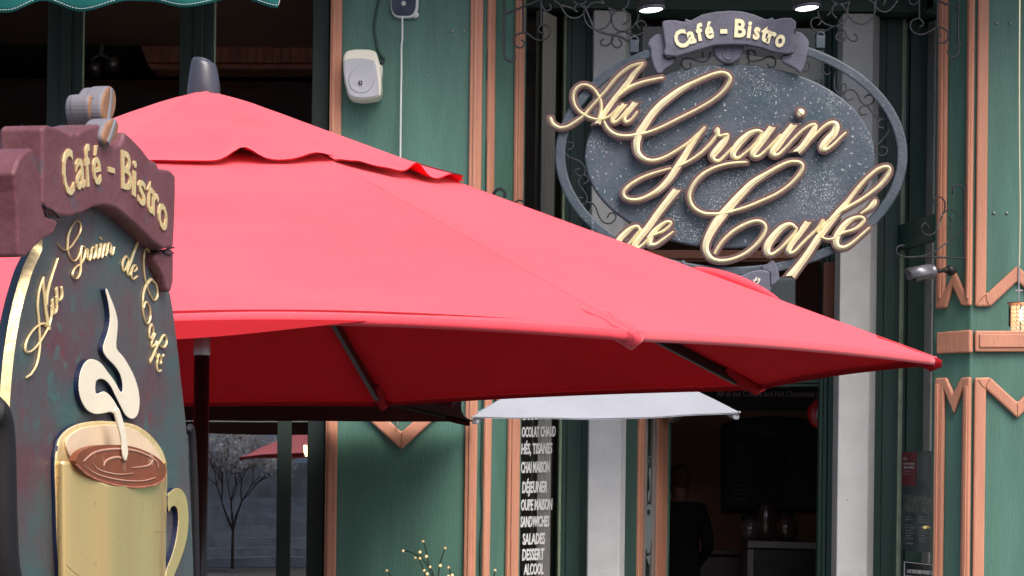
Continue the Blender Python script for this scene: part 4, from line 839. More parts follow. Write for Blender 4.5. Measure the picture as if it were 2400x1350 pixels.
for j in range(7):
    for k in range(16):
        g_ = 2 * math.pi * k / 16; m.ball(cL + Vector((.082 * math.cos(g_), .082 * math.sin(g_), -.018 - j * .024)), .0105, 4)
part(pd, 'bead_curtain', m, CRY)

# ---- twig lights in a planter
tw = root('twig_lights', PF.at(990, 1600), 'bare dark twigs tipped with tiny lit flower bulbs, low before the left pier', 'twig lights')
YT = 14.5; PT = front(YT); Zw = lambda p: zz(880, 1180, 7.943, p)
m = MB()
for pts in ([(1150,1900),(1080,1340),(1020,1200),(985,1120),(965,980),(905,740),(890,710)], [(950,1900),(930,1340),(880,1200),(820,1060),(760,960),(640,900),(530,880)], [(1080,1400),(960,1150),(850,1000),(830,910)], [(1150,1700),(1170,1340),(1190,1180),(1210,1080),(1290,850)], [(1500,1700),(1400,1340),(1375,1200)],
            [(500,1700),(280,1340),(215,1245)], [(1350,1900),(1420,1330)], [(2180,1600),(2210,1330),(2230,1240)]): wire(m, Zw(pts), PT, .0042, 0, 3, 5)
part(tw, 'stem', m, mat('dark_twig', (.015, .02, .018), .7))
bl = MB(); pe = MB()
for i, (x, y) in enumerate([(890,705),(518,880),(830,905),(745,1010),(832,1020),(950,985),(1300,830),(1018,1180),(1208,1155),(1362,1190),(908,1245),(965,1310),(213,1248),(1360,1350),(1430,1335),(2228,1240)]):
    p = PT.at(*Zw([(x, y)])[0]); bl.ball(p, .0058 + .002 * (i % 3), 5)
    for k in range(6):
        g_ = k * 1.05 + i; dd = Vector((math.cos(g_), -.5, math.sin(g_))).normalized(); s_ = dd.orthogonal().normalized() * .008
        pe.add([p, p + dd * .008 + s_ * .7, p + dd * .016, p + dd * .008 - s_ * .7], [(0, 1, 2, 3)])
part(tw, 'bulb', bl, BULB)['kind'] = 'stuff'; part(tw, 'petal', pe, mat('clear_petal', (.35, .33, .2), .2, coat=.5), recalc=False)['kind'] = 'stuff'
m = MB(); m.lathe((PT.at(990, 1600).x, YT, .15), [(.18, 0), (.24, .35), (.26, .36), (.24, .37), (.2, .33)], 24); part(tw, 'planter', m, BLACK, smooth=True)

# ================================================================ green awning above the left window
YA = 13.7; PA = front(YA)
aw = root('scalloped_awning', (-2.6, 15.0, 5.0), 'teal canvas awning with white stitched scalloped edge over the left windows', 'awning')
P = []
def scal(x):   # valance hem height in picture rows at column x
    kn = [(-300, 10), (-150, -8), (-40, 24), (15, 24), (100, -4), (190, 21), (300, -4), (350, -3), (430, 11), (560, -10), (652, 13)]
    for i in range(len(kn) - 1):
        if kn[i][0] <= x <= kn[i + 1][0]:
            t = (x - kn[i][0]) / (kn[i + 1][0] - kn[i][0]); t = t * t * (3 - 2 * t); return kn[i][1] * (1 - t) + kn[i + 1][1] * t
    return 0
m = MB(); st = MB(); xs = [-300 + 952 * i / 140 for i in range(141)]; vs = []
for j in range(7):
    for i, x in enumerate(xs):
        wv_ = .035 * math.sin(x * .031) * (j / 6)
        y = -60 + (scal(x) + 6 + 60) * j / 6; vs.append(PA.at(x, y, wv_))
m.add(vs, [(j * 141 + i, j * 141 + i + 1, j * 141 + 142 + i, j * 141 + 141 + i) for j in range(6) for i in range(140)]); part(aw, 'valance', m, TEALF, smooth=True, solid=.004, recalc=False)
for i, x in enumerate(xs):
    if i % 1 == 0:
        a_, b_ = PA.at(x, scal(x) - 1, .006 + .035 * math.sin(x * .031)), PA.at(x + 4, scal(x + 4) - 1, .006 + .035 * math.sin((x + 4) * .031)); st.tube([a_, b_], .0022, 4)
part(aw, 'stitching', st, mat('white_thread', (.7, .75, .75), .7))
m = MB(); a_, b_ = PA.at(-300, -60), PA.at(652, -60); m.add([a_, b_, (b_.x, YF - .01, 5.3), (a_.x, YF - .01, 5.3)], [(0, 1, 2, 3)]); part(aw, 'slope', m, TEALF, solid=.004, recalc=False)

# ================================================================ red market umbrella
def umbrella(name, cx_, cy_, rim, apex, Rr, a0, label, n=8):
    pass
UD = 6.3; UX = (468 - 1200) / F * UD + 0.002; UR = .319 * UD; UA = R(33.7); UH = CAM.z + .0433 * UD; UT = CAM.z + .171 * UD
um = root('market_umbrella', (UX, UD, 0), 'big open red octagonal cafe umbrella with vented top and grey finial', 'umbrella')
TX = -.0; 
def rimp(k, r=1.0):
    a = UA + k * math.pi / 4; x, y = math.sin(a) * UR * r, -math.cos(a) * UR * r
    return Vector((UX + x, UD + y, UT + (UH - UT) * r + .0314 * x))
AP = Vector((UX, UD, UT))
def panel(mb, k, r0, r1, nr, ns, zoff=0, sag=.05, hem=None, arch=0.0, wr=.0, seed=0):
    vs = []
    for i in range(nr + 1):
        r = r0 + (r1 - r0) * i / nr
        A_, B_ = rimp(k, r), rimp(k + 1, r)
        for j in range(ns + 1):
            t = j / ns; s_ = 1 - (2 * t - 1) ** 2; p = A_.lerp(B_, t)
            p.z += zoff - sag * s_ * (r ** 1.2) * (1 - (r / r1) ** 3)
            if arch:       # the hem is pulled up and in between two ribs
                e = max(0, (r - r1 * .72) / (r1 * .28)); p += (AP - p).normalized() * arch * s_ * e ** 2
            ed = s_ ** .5 * ((1 - (r / r1) ** 6) if r1 > .9 else 1)      # cloth is held along the ribs and the hem
            if wr: p.z += ed * (wr * 1.5 * noise.noise(Vector((p.x * 5, p.y * 5, seed))) * (r / r1) + wr * .5 * noise.noise(Vector((p.x * 14, p.y * 14, seed + 3))))
            if wr:
                q1 = math.atan2(p.x - UX, -(p.y - UD)); p.z += .010 * noise.noise(Vector((q1 * 2.2, r * 13, seed))) * ed
                p.z += .004 * math.sin(q1 * 60 + seed) * max(0, r / r1 - .78) / .18 * (1 - s_) ** 2 * ed     # puckers beside the ribs
                p.z += .012 * math.exp(-((r / r1 - .90) / .05) ** 2) * noise.noise(Vector((q1 * 5, 7, seed))) * ed
            if r < .06: p.z += .012 * (r / .06 - 1)
            if hem: p.z += hem(k, t) * max(0, (r - r1 * .75) / (r1 * .25)) ** 1.5
            vs.append(p)
    mb.add(vs, [(i * (ns + 1) + j, i * (ns + 1) + j + 1, (i + 1) * (ns + 1) + j + 1, (i + 1) * (ns + 1) + j) for i in range(nr) for j in range(ns)])
for k in range(8):
    mb = MB(); ar = {7: .115, 0: .03}.get(k, .02)
    panel(mb, k, .16, 1.0, 26, 26, 0, .045, None, ar, .006, k * 3.1)
    pn_ = part(um, 'canopy_panel', mb, REDF, smooth=True, recalc=False)
    lb = MB(); lb.add([v - Vector((0, 0, .004)) for v in mb.v], mb.f); part(pn_, 'underside', lb, REDI, smooth=True, recalc=False)  # second sheet carries the painted shade of the canopy's lower face
    # folded hem band
    mb = MB(); vs = []
    for j in range(33):
        t = j / 32; s_ = 1 - (2 * t - 1) ** 2; p = rimp(k, 1).lerp(rimp(k + 1, 1), t); p += (AP - p).normalized() * ar * s_
        out = Vector((p.x - UX, p.y - UD, 0)).normalized()
        vs += [p + out * .001 + Vector((0, 0, .001)), p + out * .004 - Vector((0, 0, .012)), p + out * .0 - Vector((0, 0, .021))]
    mb.add(vs, [(3 * j + q_, 3 * j + 3 + q_, 3 * j + 4 + q_, 3 * j + 1 + q_) for j in range(32) for q_ in (0, 1)]); part(pn_, 'hem', mb, REDF if k in (0, 6, 7) else REDT, smooth=True, solid=.002, recalc=False)  # far hems get the red with shade painted in
# slack inner flap below the hem of the panel nearest the street
mb = MB(); vs = []
for j in range(41):
    t = j / 40; s_ = 1 - (2 * t - 1) ** 2; p = rimp(-1, .985).lerp(rimp(0, .985), t); q_ = p.copy(); p += (AP - p).normalized() * .115 * s_
    q_.z -= .004 + .022 * s_; e_ = max(0, min(1, (.90 - t) / .6)); e_ = e_ * e_ * (3 - 2 * e_); q_ = p.lerp(q_, e_)
    for i in range(4): vs.append(p.lerp(q_, i / 3))
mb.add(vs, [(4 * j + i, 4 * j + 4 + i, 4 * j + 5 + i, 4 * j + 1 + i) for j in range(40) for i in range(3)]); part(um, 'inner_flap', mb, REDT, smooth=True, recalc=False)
# vent cap
def vhem(k, t):
    f = lambda c, w_, h: h * math.exp(-((t - c) / w_) ** 2)
    if k % 8 == 7: return f(.60, .07, .032) + f(.93, .10, .022) - .006
    if k % 8 == 0: return f(.62, .07, .034) + f(.12, .10, .006) + f(.9, .08, .02) - .004
    return .02 * math.sin(t * 9 + k) ** 2
for k in range(8):
    mb = MB(); panel(mb, k, .0, .37, 16, 36, .010, .02, vhem, 0, .004, k * 5.3 + 40); vp = part(um, 'vent_panel', mb, REDF, smooth=True, recalc=False)
    lb = MB(); lb.add([v - Vector((0, 0, .003)) for v in mb.v], mb.f); part(vp, 'underside', lb, REDI, smooth=True, recalc=False)
# seams along the ribs
for k in range(8):
    mb = MB(); P = [rimp(k, r / 20) + Vector((0, 0, -.0004)) for r in range(7, 21)]; mb.tube(P, .0012, 5); part(um, 'seam', mb, REDF, smooth=True)
# ribs, pockets, struts
hub = AP - Vector((0, 0, .42))
for k in range(8):
    a_, b_ = rimp(k, .05), rimp(k, .955); o_ = Vector((0, 0, -.026)); m = MB(); d_ = (b_ - a_); L_ = d_.length / 2; d_.normalize(); s_ = d_.cross(Vector((0, 0, 1))).normalized(); u_ = s_.cross(d_)
    m.obox((a_ + b_) / 2 + o_, d_ * L_, s_ * .0085, u_ * .016); rb_ = part(um, 'rib', m, POLE, bevel=.003)
    m = MB(); c_ = rimp(k, .5) + o_ * 1.6; m.tube([hub + (c_ - hub).normalized() * .04, c_], .008, 6); part(rb_, 'strut', m, POLE)
    m = MB(); P = []; vs = []
    for i in range(7):
        r = .925 + .083 * i / 6; c_ = rimp(k, r); w_ = .026 * (1 - .35 * i / 6) + .006 * math.sin(i * 2 + k); h_ = .018 + .022 * math.sin(math.pi * i / 6) ** .7 + (.01 if i == 5 else 0)
        for g_ in range(8):
            q_ = math.pi * g_ / 7; vs.append(c_ + s_ * w_ * math.cos(q_) + Vector((0, 0, -.002 - h_ * math.sin(q_))))
    m.add(vs, [(i * 8 + g_, i * 8 + g_ + 1, i * 8 + 9 + g_, i * 8 + 8 + g_) for i in range(6) for g_ in range(7)] + [tuple(6 * 8 + g_ for g_ in range(8))]); part(um, 'tip_pocket', m, REDF if k in (0, 7) else REDT, smooth=True, solid=.002, recalc=False)  # far pockets take the shaded red too
# tie strap under the right corner, loose fold past the ridge
m = MB(); p = rimp(1.12, .93); m.tube([p, p + Vector((.03, -.01, -.03)), p + Vector((.06, -.01, -.045)), p + Vector((.10, -.02, -.062))], .005, 6); part(um, 'tie_strap', m, REDF)
m = MB(); vs = []
for i in range(15):
    t = i / 14; p = rimp(1, .68 + .12 * t); dd = Vector((0, 0, 1)) * .026 * math.sin(math.pi * t) ** .7; s_ = Vector((-.1, .3, 0)) * .05
    vs += [p + Vector((0, 0, -.003)), p + dd + s_ * .2, p + dd + s_]
m.add(vs, [(3 * i + q_, 3 * i + 3 + q_, 3 * i + 4 + q_, 3 * i + 1 + q_) for i in range(14) for q_ in (0, 1)]); part(um, 'loose_fold', m, REDF, smooth=True, solid=.0015, recalc=False)
m = MB(); m.tube([(UX, UD, .1), (UX, UD, UT - .38)], .0215, 20); part(um, 'pole', m, POLE, smooth=True)
zc_ = Zc(788, UD, 468); zc2 = Zc(833, UD, 468)
m = MB(); m.lathe((UX, UD, zc2), [(.0222, 0), (.0235, .004), (.0235, .06), (.022, .062)], 24); part(um, 'pole_collar', m, STEEL, smooth=True)
m = MB(); m.lathe((UX, UD, UT - .44), [(.03, 0), (.045, .01), (.045, .05), (.03, .06)], 20); part(um, 'runner', m, POLE, smooth=True)
m = MB(); n = 28; vs = []
prof = [(.046, -.03), (.046, .0), (.044, .02), (.041, .045), (.037, .07), (.034, .082), (.029, .089)]
for r, h in prof:
    for k in range(n):
        g_ = 2 * math.pi * k / n; hh = h - max(0, h - .03) * .30 * (math.cos(g_) * .5 + .5); vs.append(Vector((UX - .004 + r * math.cos(g_), UD + r * math.sin(g_), UT + hh)))
m.add(vs, [(i * n + k, i * n + (k + 1) % n, (i + 1) * n + (k + 1) % n, (i + 1) * n + k) for i in range(len(prof) - 1) for k in range(n)] + [tuple((len(prof) - 1) * n + k for k in range(n))]); fin = part(um, 'finial', m, GREYP, smooth=True)
m = MB(); m.lathe((UX - .007, UD, UT + .079), [(.024, 0), (.024, .004), (.018, .007)], 24, (.25, 0, 1)); part(fin, 'finial_cap', m, GREYP, smooth=True)
m = MB(); m.lathe((UX, UD, 0.14 if False else .004), [(.3, 0), (.3, .05), (.06, .08), (.05, .3), (.03, .31)], 30); part(um, 'base', m, BLACK, smooth=True)

# ================================================================ square parasols behind
def square_parasol(x0, x1, y0, y1, zr, za, label, top, under, tilt=0, xt=0, pole=None, mast=None):
    cx_, cy_ = (x0 + x1) / 2, (y0 + y1) / 2
    o = root('square_parasol', (cx_, cy_, 0), label, 'parasol'); cs = [(x0, y0), (x1, y0), (x1, y1), (x0, y1)]
    def pt(u, v, r):   # edge param
        x, y = cx_ + (u - cx_) * r, cy_ + (v - cy_) * r
        return Vector((x, y, za + (zr - za) * r + tilt * (y - y0) + xt * (x - x1)))
    for k in range(4):
        a_, b_ = cs[k], cs[(k + 1) % 4]; vs = []; N1, N2 = 16, 24
        for i in range(N1 + 1):
            r = i / N1
            for j in range(N2 + 1):
                t = j / N2; s_ = 1 - (2 * t - 1) ** 2; p = pt(a_[0] + (b_[0] - a_[0]) * t, a_[1] + (b_[1] - a_[1]) * t, r); p.z -= .03 * s_ * r * (1 - .5 * r); p += (Vector((cx_, cy_, p.z)) - p) * .012 * s_ * r ** 4; p.z += .008 * noise.noise(p * 3.5) * r
                vs.append(p)
        fs = [(i * (N2 + 1) + j, i * (N2 + 1) + j + 1, (i + 1) * (N2 + 1) + j + 1, (i + 1) * (N2 + 1) + j) for i in range(N1) for j in range(N2)]
        m = MB(); m.add(vs, fs); cp = part(o, 'canopy_panel', m, top, smooth=True, recalc=False)
        m = MB(); m.add([v - Vector((0, 0, .006)) for v in vs], fs); part(cp, 'underside', m, under, smooth=True, recalc=False)
        m = MB(); e0, e1 = pt(*a_, .1), pt(*a_, .985); m.tube([e0 - Vector((0, 0, .03)), e1 - Vector((0, 0, .02))], .01, 6); part(o, 'rib', m, STEEL if top is WHITEF and under is WHITEF else BLACK)
        m = MB(); m.ball(pt(*a_, 1.0), .007, 6); part(o, 'tip', m, top, smooth=True)
        m = MB(); d_ = (pt(*a_, 1) - pt(*a_, .93)); c_ = pt(*a_, .955) - Vector((0, 0, .03)); m.obox(c_, d_ * .42, d_.normalized().cross(Vector((0, 0, 1))) * .02, Vector((0, 0, .014))); part(o, 'tip_pocket', m, under, bevel=.008)
    if pole: m = MB(); m.tube([(cx_, cy_, .004), (cx_, cy_, za - .02)], .02, 14); part(o, 'pole', m, POLE)
    if mast:
        zt = za + .06
        m = MB(); m.tube([(cx_ + .1, YP - .01, zt), (cx_, cy_, zt), (cx_, cy_, za - .1)], .02, 12); m.obox((cx_ + .1, YP - .02, zt), Vector((.06, 0, 0)), Vector((0, .015, 0)), Vector((0, 0, .1))); part(o, 'wall_arm', m, POLE)
    return o
square_parasol(-5.3, -.249, 11.0, 14.9, CAM.z + .386, CAM.z + .92, 'white topped parasol with dark maroon lining behind the red umbrella', WHITEF, MAROONF, pole=True)  # left side widened out of view to deepen shade on the pier
square_parasol(-.2, X(1733, 11.2, 962), 11.2, 12.9, CAM.z + .349, CAM.z + .72, 'all white parasol before the entrance, right of the maroon bottomed one', WHITEF, WHITEF, tilt=.045, xt=.03, mast=True)

# ================================================================ carved coffee sign in the foreground
a0 = R(11.5); d0 = Vector((math.sin(a0), math.cos(a0), 0)); r0 = ray(200, 900); o0 = CAM + r0 * (3.3 / r0.y)
PG = Plane((o0.x, o0.y), (o0.x + d0.x, o0.y + d0.y), .8)
cs = root('carved_cafe_sign', PG.at(230, 1700), 'tall carved sign with gold mug, cream steam and plum ribbon in the left foreground', 'sign')
TH = .055
left = [(60, 460), (100, 566), (75, 640), (50, 730), (33, 830), (24, 930), (21, 1010), (24, 1100), (30, 1200), (40, 1350), (60, 1500), (95, 1650), (150, 1800)]
right = [(330, 1850), (400, 1700), (440, 1550), (453, 1400), (450, 1250), (444, 1130), (436, 1000), (425, 900), (414, 800), (400, 700), (375, 600), (330, 500), (260, 440), (150, 430)]
leftb = [(60, 462), (96, 560), (70, 640), (45, 730), (28, 830), (19, 930), (16, 1010), (19, 1100), (25, 1200), (35, 1350), (55, 1500), (92, 1650), (150, 1802)]
m = MB(); prism(m, catmull(left + right, 4, True), PG, -TH, -.02, side_mi=1); part(cs, 'board_core', m, [SBOARD, SBLUE])
# face board: bevelled gold rim between core and face
inner = catmull(left + right, 4, True); n = len(inner); cxm = sum(p[0] for p in inner) / n; cym = sum(p[1] for p in inner) / n
m = MB(); vs = []
for p in inner: vs += [PG.at(p[0], p[1], 0), PG.at(cxm + (p[0] - cxm) * 1.0, cym + (p[1] - cym) * 1.0, 0) - PG.n * .011 + (PG.at(p[0], p[1], 0) - PG.at(cxm, cym, 0)).normalized() * .009]
m.add(vs, [(2 * i, 2 * i + 1, (2 * i + 3) % (2 * n), (2 * i + 2) % (2 * n)) for i in range(n)]); part(cs, 'gold_rim', m, GOLD, smooth=True, recalc=False)
m = MB(); m.add([PG.at(p[0], p[1], 0) for p in inner], [tuple(range(n))]); part(cs, 'board_face', m, SBOARD, recalc=False)
# ribbon
Z5 = lambda p: zz(0, 180, 3.97, p); Z4 = lambda p: zz(60, 460, 3.213, p)
rib = [(100, 479), (101, 400), (101, 300), (108, 294)] + Z5([(455,452),(530,470),(600,505),(665,540),(680,520),(700,520),(725,530),(760,500),(830,465),(935,440),(958,500),(965,560),(995,618),(1060,655),(1120,630),(1150,580),(1165,510),(1230,570),(1310,650),(1400,770),(1465,800),(1478,850),(1590,870),(1635,920)]) + [(412, 450), (410, 520), (407, 580), (384, 584), (359, 566), (328, 535), (296.5, 507), (272, 488), (247, 482), (222, 485), (194, 500), (163, 508), (138, 507), (112, 492)]
m = MB(); prism(m, rib, PG, -.045, .035); rp = part(cs, 'ribbon', m, SRIB, bevel=.007, seg=3)
tail = [(33,407),(45,372),(58,356),(76,346),(86,381),(96,419),(100,482),(108,507),(136,515),(135,531),(125,550),(100,563),(79,584),(63,602),(45,603),(42,520),(38,450)]
m = MB(); prism(m, tail, PG, -.06, .045); part(rp, 'ribbon_tail', m, SRIB, bevel=.008, seg=3)
tail2 = Z4([(985,430),(1050,400),(1115,398),(1117,500),(1116,640),(1097,722),(1068,720),(1040,610),(992,525),(980,480)])
m = MB(); prism(m, tail2, PG, -.05, .02); part(rp, 'ribbon_tail', m, SRIB, bevel=.006, seg=3)
m = MB(); wire(m, Z4([(130, 60), (150, 85), (190, 100), (245, 150), (250, 175), (200, 185), (165, 160), (150, 110)]), PG, .0025, .042); wire(m, Z4([(1115, 385), (1060, 400), (1040, 425), (1080, 440), (1112, 425)]), PG, .002, .021); part(rp, 'fold_line', m, mat('dark_plum', (.03, .012, .02), .6))
m = MB(); wire(m, Z5([(205, 445), (210, 500), (200, 560), (215, 600), (215, 665)]), Plane((PG.at(100, 400).x, PG.at(100, 400).y), (PG.at(100, 400).x - PG.n.x, PG.at(100, 400).y - PG.n.y)), .0012, .002); part(rp, 'crack', m, SNAVY)
# ribbon lettering, one gold character at a time
LB2 = [('C', (151, 368), (172, 366), 0, (150, 460), (1.0)),]
def qchar(mb, ch, bl_, br_, up_, off=.012, w0=.034, w1=.038): put_text(mb, ch, PG, bl_, br_, up_, w0, w1, off)
for ch, bl_, br_, up_ in (('C', (152, 459), (176, 452), (-6, -106)), ('a', (181, 444), (201, 436), (-5, -104)), ('f', (203, 438), (216, 432), (-6, -96)), ('é', (221, 433), (239, 428), (-6, -94)), ('-', (256, 420), (270, 424), (-1, -74)), ('B', (287, 440), (310, 448), (-1, -90)), ('i', (312, 456), (319, 461), (2, -88)),
                          ('s', (325, 474), (342, 484), (0, -84)), ('t', (344, 489), (357, 500), (4, -86)), ('r', (358, 500), (372, 516), (2, -84)), ('o', (372, 528), (393, 545), (0, -88))):
    m = MB(); qchar(m, ch, bl_, br_, up_); part(rp, 'gilt_letter', m, GOLD, bevel=.001)
# coffee beans on top
def bean(px, py, rx, ry, rot, w0, w1, mf, ms, groove=True):
    pts = [(px + rx * math.cos(t) * math.cos(R(rot)) - ry * math.sin(t) * math.sin(R(rot)), py + rx * math.cos(t) * math.sin(R(rot)) + ry * math.sin(t) * math.cos(R(rot))) for t in [2 * math.pi * i / 28 for i in range(28)]]
    m = MB(); prism(m, pts, PG, w0, w1, side_mi=1); b_ = part(cs, 'coffee_bean', m, [mf, ms], bevel=.006, seg=3)
    if groove:
        m = MB(); g1, g2 = (px + ry * .86 * math.sin(R(rot)), py - ry * .86 * math.cos(R(rot))), (px - ry * .86 * math.sin(R(rot)), py + ry * .86 * math.cos(R(rot)))
        wire(m, [g1, ((g1[0] + g2[0]) / 2 + 1.5, (g1[1] + g2[1]) / 2), g2], PG, .006, w1 + .001, flat=.5); part(b_, 'groove', m, BEANG)
bean(257, 246, 17, 45, 6, -.03, .01, BEAN, BEANG)
bean(224, 262, 13, 42, -8, -.055, -.012, BEAN, BEANG)
bean(246, 250, 15, 46, 8, -.09, -.04, BEANG, BEANG, False)
bean(211, 262, 13, 41, -6, -.09, -.05, BEANG, BEANG, False)
bean(261, 309, 17, 33, 58 - 40, .0, .046, BEAN, BEANG)
# small gilt script, the same hand as the big sign
def amap(src, dst):
    (a_, b_, c_), (A_, B_, C_) = src, dst; M = Matrix(((b_[0] - a_[0], c_[0] - a_[0]), (b_[1] - a_[1], c_[1] - a_[1]))).inverted()
    def f(x, y):
        v = M @ Vector((x - a_[0], y - a_[1])); return (A_[0] + (B_[0] - A_[0]) * v.x + (C_[0] - A_[0]) * v.y, A_[1] + (B_[1] - A_[1]) * v.x + (C_[1] - A_[1]) * v.y)
    return f
words = [('Au', ['A', 'u'], amap(((1405, 285), (1463, 283), (1508, 148)), ((116, 765), (140, 705), (101, 650)))),
         ('Grain', ['G', 'r', 'a', 'i', 'n'], amap(((1499, 364), (1935, 350), (1690, 172)), ((166, 606), (262, 597), (182, 518)))),
         ('de', ['d', 'E'], amap(((1450, 590), (1530, 577), (1581, 451)), ((289, 634), (310, 655), (322, 573)))),
         ('Café', ['C', 'c', 'f', 'e'], amap(((1681, 611), (1966, 578), (1881, 393)), ((336, 735), (368, 860), (369, 692))))]
for wd, ks, f in words:
    m = MB()
    for i, k_ in enumerate(ks):
        for j, (pts, cp) in enumerate(LET[k_]): stroke(m, [(p[0], p[1], p[2] * .78) for p in pts], PG, 0, .001, .0025 + .0002 * ((i + j) % 4), .0045 + .0002 * ((i + j) % 4), 3, f, 'rr', .0003)
    part(cs, 'gilt_script_word', m, GOLD)['label'] = 'gilt script word ' + wd.replace('é', 'e')
# steam, mug, handle
Zs = lambda p: zz(0, 650, 1.928, p)
steam = Zs([(485,52),(500,90),(520,140),(533,200),(530,260),(528,320),(560,360),(600,430),(625,500),(632,570),(622,622),(600,640),(570,625),(545,580),(520,530),(500,490),(470,462),(440,465),(432,490),(437,525),(470,515),(500,535),(530,580),(555,640),(570,700),(578,760),(580,800),(568,828),(560,800),(555,740),(545,690),(530,640),(505,610),(470,615),(430,618),(395,600),(370,560),(358,510),(360,450),(375,400),(400,372),(430,372),(460,390),(490,430),(520,470),(545,515),(555,510),(553,470),(540,430),(515,395),(485,365),(468,335),(470,300),(490,240),(498,180),(490,110),(478,60)])
m = MB(); prism(m, catmull(steam, 3, True), PG, -.001, .011, side_mi=1); stm = part(cs, 'steam', m, [STEAM, SNAVY], bevel=.003, seg=3)
m = MB(); prism(m, catmull(Zs([(520,600),(538,590),(556,640),(570,700),(578,760),(580,800),(568,830),(558,800),(553,740),(541,690),(528,640)]), 3, True), PG, .0435, .048); part(stm, 'steam_tail', m, STEAM, bevel=.002)
body = Zs([(262,760),(275,720),(312,682),(370,657),(450,647),(520,650),(600,660),(662,692),(712,742),(745,800),(758,870),(757,1000),(754,1150),(748,1349),(742,1700),(700,1900),(350,1900),(290,1700),(272,1349),(262,1200),(256,1000),(252,850)])
m = MB(); bp = catmull(body, 3, True); prism(m, bp, PG, -.002, .010, side_mi=1); cup = part(cs, 'gold_mug', m, [GOLD, SNAVY], bevel=.004, seg=3)
# the gilded wall of the mug is carved half round
m = MB(); vs = []; GN, GM = 30, 26
for j in range(GM + 1):
    y = 990 + (1640 - 990) * j / GM; tt = (y - 990) / 650
    xl = 134 + 8 * tt ** 2 + (2 if y < 1050 else 0); xr = 392.5 - 8 * tt
    for i in range(GN + 1):
        u = i / GN; x = xl + (xr - xl) * u
        yy = y if j else 1020 + 125 * math.sin(math.pi * min(1, max(0, (u - .18) / .82)) ** .9 * .5) * (1 if u > .18 else 0)
        yy = 985 + 45 * 0 + yy * 0 + (y if j else 985)  - 985 if j else (1080 + 60 * math.sin(math.pi * max(0, min(1, (u - .12) / .88))))
        if j: yy = max(y, 1080 + 60 * math.sin(math.pi * max(0, min(1, (u - .12) / .88))) + j)
        vs.append(PG.at(x, yy, .0105 + .030 * math.sqrt(max(0, 1 - (2 * u - 1) ** 2)) + .0045 * math.sin(6.283 * u * 1.7 + 2.2) * math.sin(math.pi * u)))
m.add(vs, [(j * (GN + 1) + i, j * (GN + 1) + i + 1, (j + 1) * (GN + 1) + i + 1, (j + 1) * (GN + 1) + i) for j in range(GM) for i in range(GN)])
part(cup, 'gilded_wall', m, GOLDM, smooth=True, recalc=False)
m = MB(); inn = Zs([(300,745),(320,712),(370,682),(450,668),(530,668),(610,690),(670,735),(715,790),(738,850),(742,885),(640,935),(520,935),(420,900),(350,855),(312,800)]); prism(m, catmull(inn, 3, True), PG, .0105, .014); part(cup, 'mug_inside', m, CUPIN, bevel=.001)
m = MB(); cof = Zs([(345,820),(370,785),(430,762),(520,757),(600,765),(680,795),(730,830),(752,870),(735,915),(680,940),(600,946),(520,936),(440,912),(380,877),(350,847)]); prism(m, catmull(cof, 3, True), PG, .028, .041); cf = part(cup, 'coffee', m, COFFEE)
m = MB()
for pts in ([(380,830,4),(430,790,8),(520,775,9),(620,785,8),(700,825,5),(715,860,2)], [(470,850,3),(485,825,8),(530,812,10),(570,825,6)], [(600,860,3),(670,850,6),(690,825,3)], [(380,850,2),(440,890,5),(540,915,6),(640,920,4),(700,905,2)], [(420,840,2),(450,870,5),(530,890,5),(600,885,2)]): stroke(m, [(a_, b_, c_ / 1.928) for (a_, b_), c_ in zip(Zs([(p[0], p[1]) for p in pts]), [p[2] for p in pts])], PG, 0, .0405, .0415, .042)
part(cf, 'swirl', m, mat('milky_swirl', (.62, .36, .25), .5))
m = MB(); wire(m, Zs([(346,845),(380,880),(440,914),(520,938),(600,948),(680,943),(735,918),(752,880)]), PG, .0024, .0405, flat=.6); part(cup, 'lip', m, mat('worn_lip', (.45, .16, .1), .5, var=.5, vs=60))
m = MB(); ho = Zs([(758,985),(775,965),(795,952),(820,957),(842,990),(852,1050),(852,1130),(836,1220),(800,1320),(756,1410),(748,1360),(757,1310),(775,1265),(794,1200),(806,1120),(805,1060),(793,1035),(775,1040),(764,1060)])
prism(m, catmull(ho, 3, True), PG, -.002, .012, side_mi=1); part(cup, 'handle', m, [GOLDM, SNAVY], bevel=.005, seg=3)
m = MB()
for pts in ([(256, 905), (320, 908), (400, 915)], [(252, 1168), (275, 1170)], [(750, 1150), (700, 1152)], [(300, 1300), (330, 1330), (360, 1349)]): wire(m, Zs(pts), PG, .0006, .0405 if pts[0][0] > 280 else .02)
part(cup, 'joint_line', m, OUTL)
# black stand behind and beside the sign
m = MB(); 
pA, pB = PG.at(8, 965, -.06), PG.at(452, 1010, -.10)
P = [PG.at(-34, 962, .02), PG.at(-16, 985, .02), PG.at(-9, 1060, .02), PG.at(-5, 1230, .02), PG.at(6, 1360, .02), PG.at(60, 1600, .02)]
m.tube(catmull([tuple(p) for p in P], 6), [.03] + [.035] * 30 if False else .026, 16); 
part(cs, 'stand', m, BLACK, smooth=True)
m = MB(); P = [PG.at(440, 1012, -.13), PG.at(447, 1003, -.13), PG.at(451, 1040, -.13), PG.at(456, 1150, -.13), PG.at(459, 1300, -.13), PG.at(462, 1500, -.13), PG.at(460, 1800, -.13)]
m.tube(catmull([tuple(p) for p in P], 5), .007, 10); part(cs, 'stand', m, BLACK, smooth=True)
m = MB(); q1 = PG.at(60, 1600, .02); q2 = PG.at(460, 1800, -.13); m.tube([q1, (q1.x, q1.y, .004)], .034, 14); m.tube([q2, (q2.x, q2.y, .004)], .014, 10); m.box(min(q1.x, q2.x) - .2, max(q1.x, q2.x) + .3, q1.y - .2, q2.y + .2, .003, .04); part(cs, 'stand_foot', m, BLACK, bevel=.005)

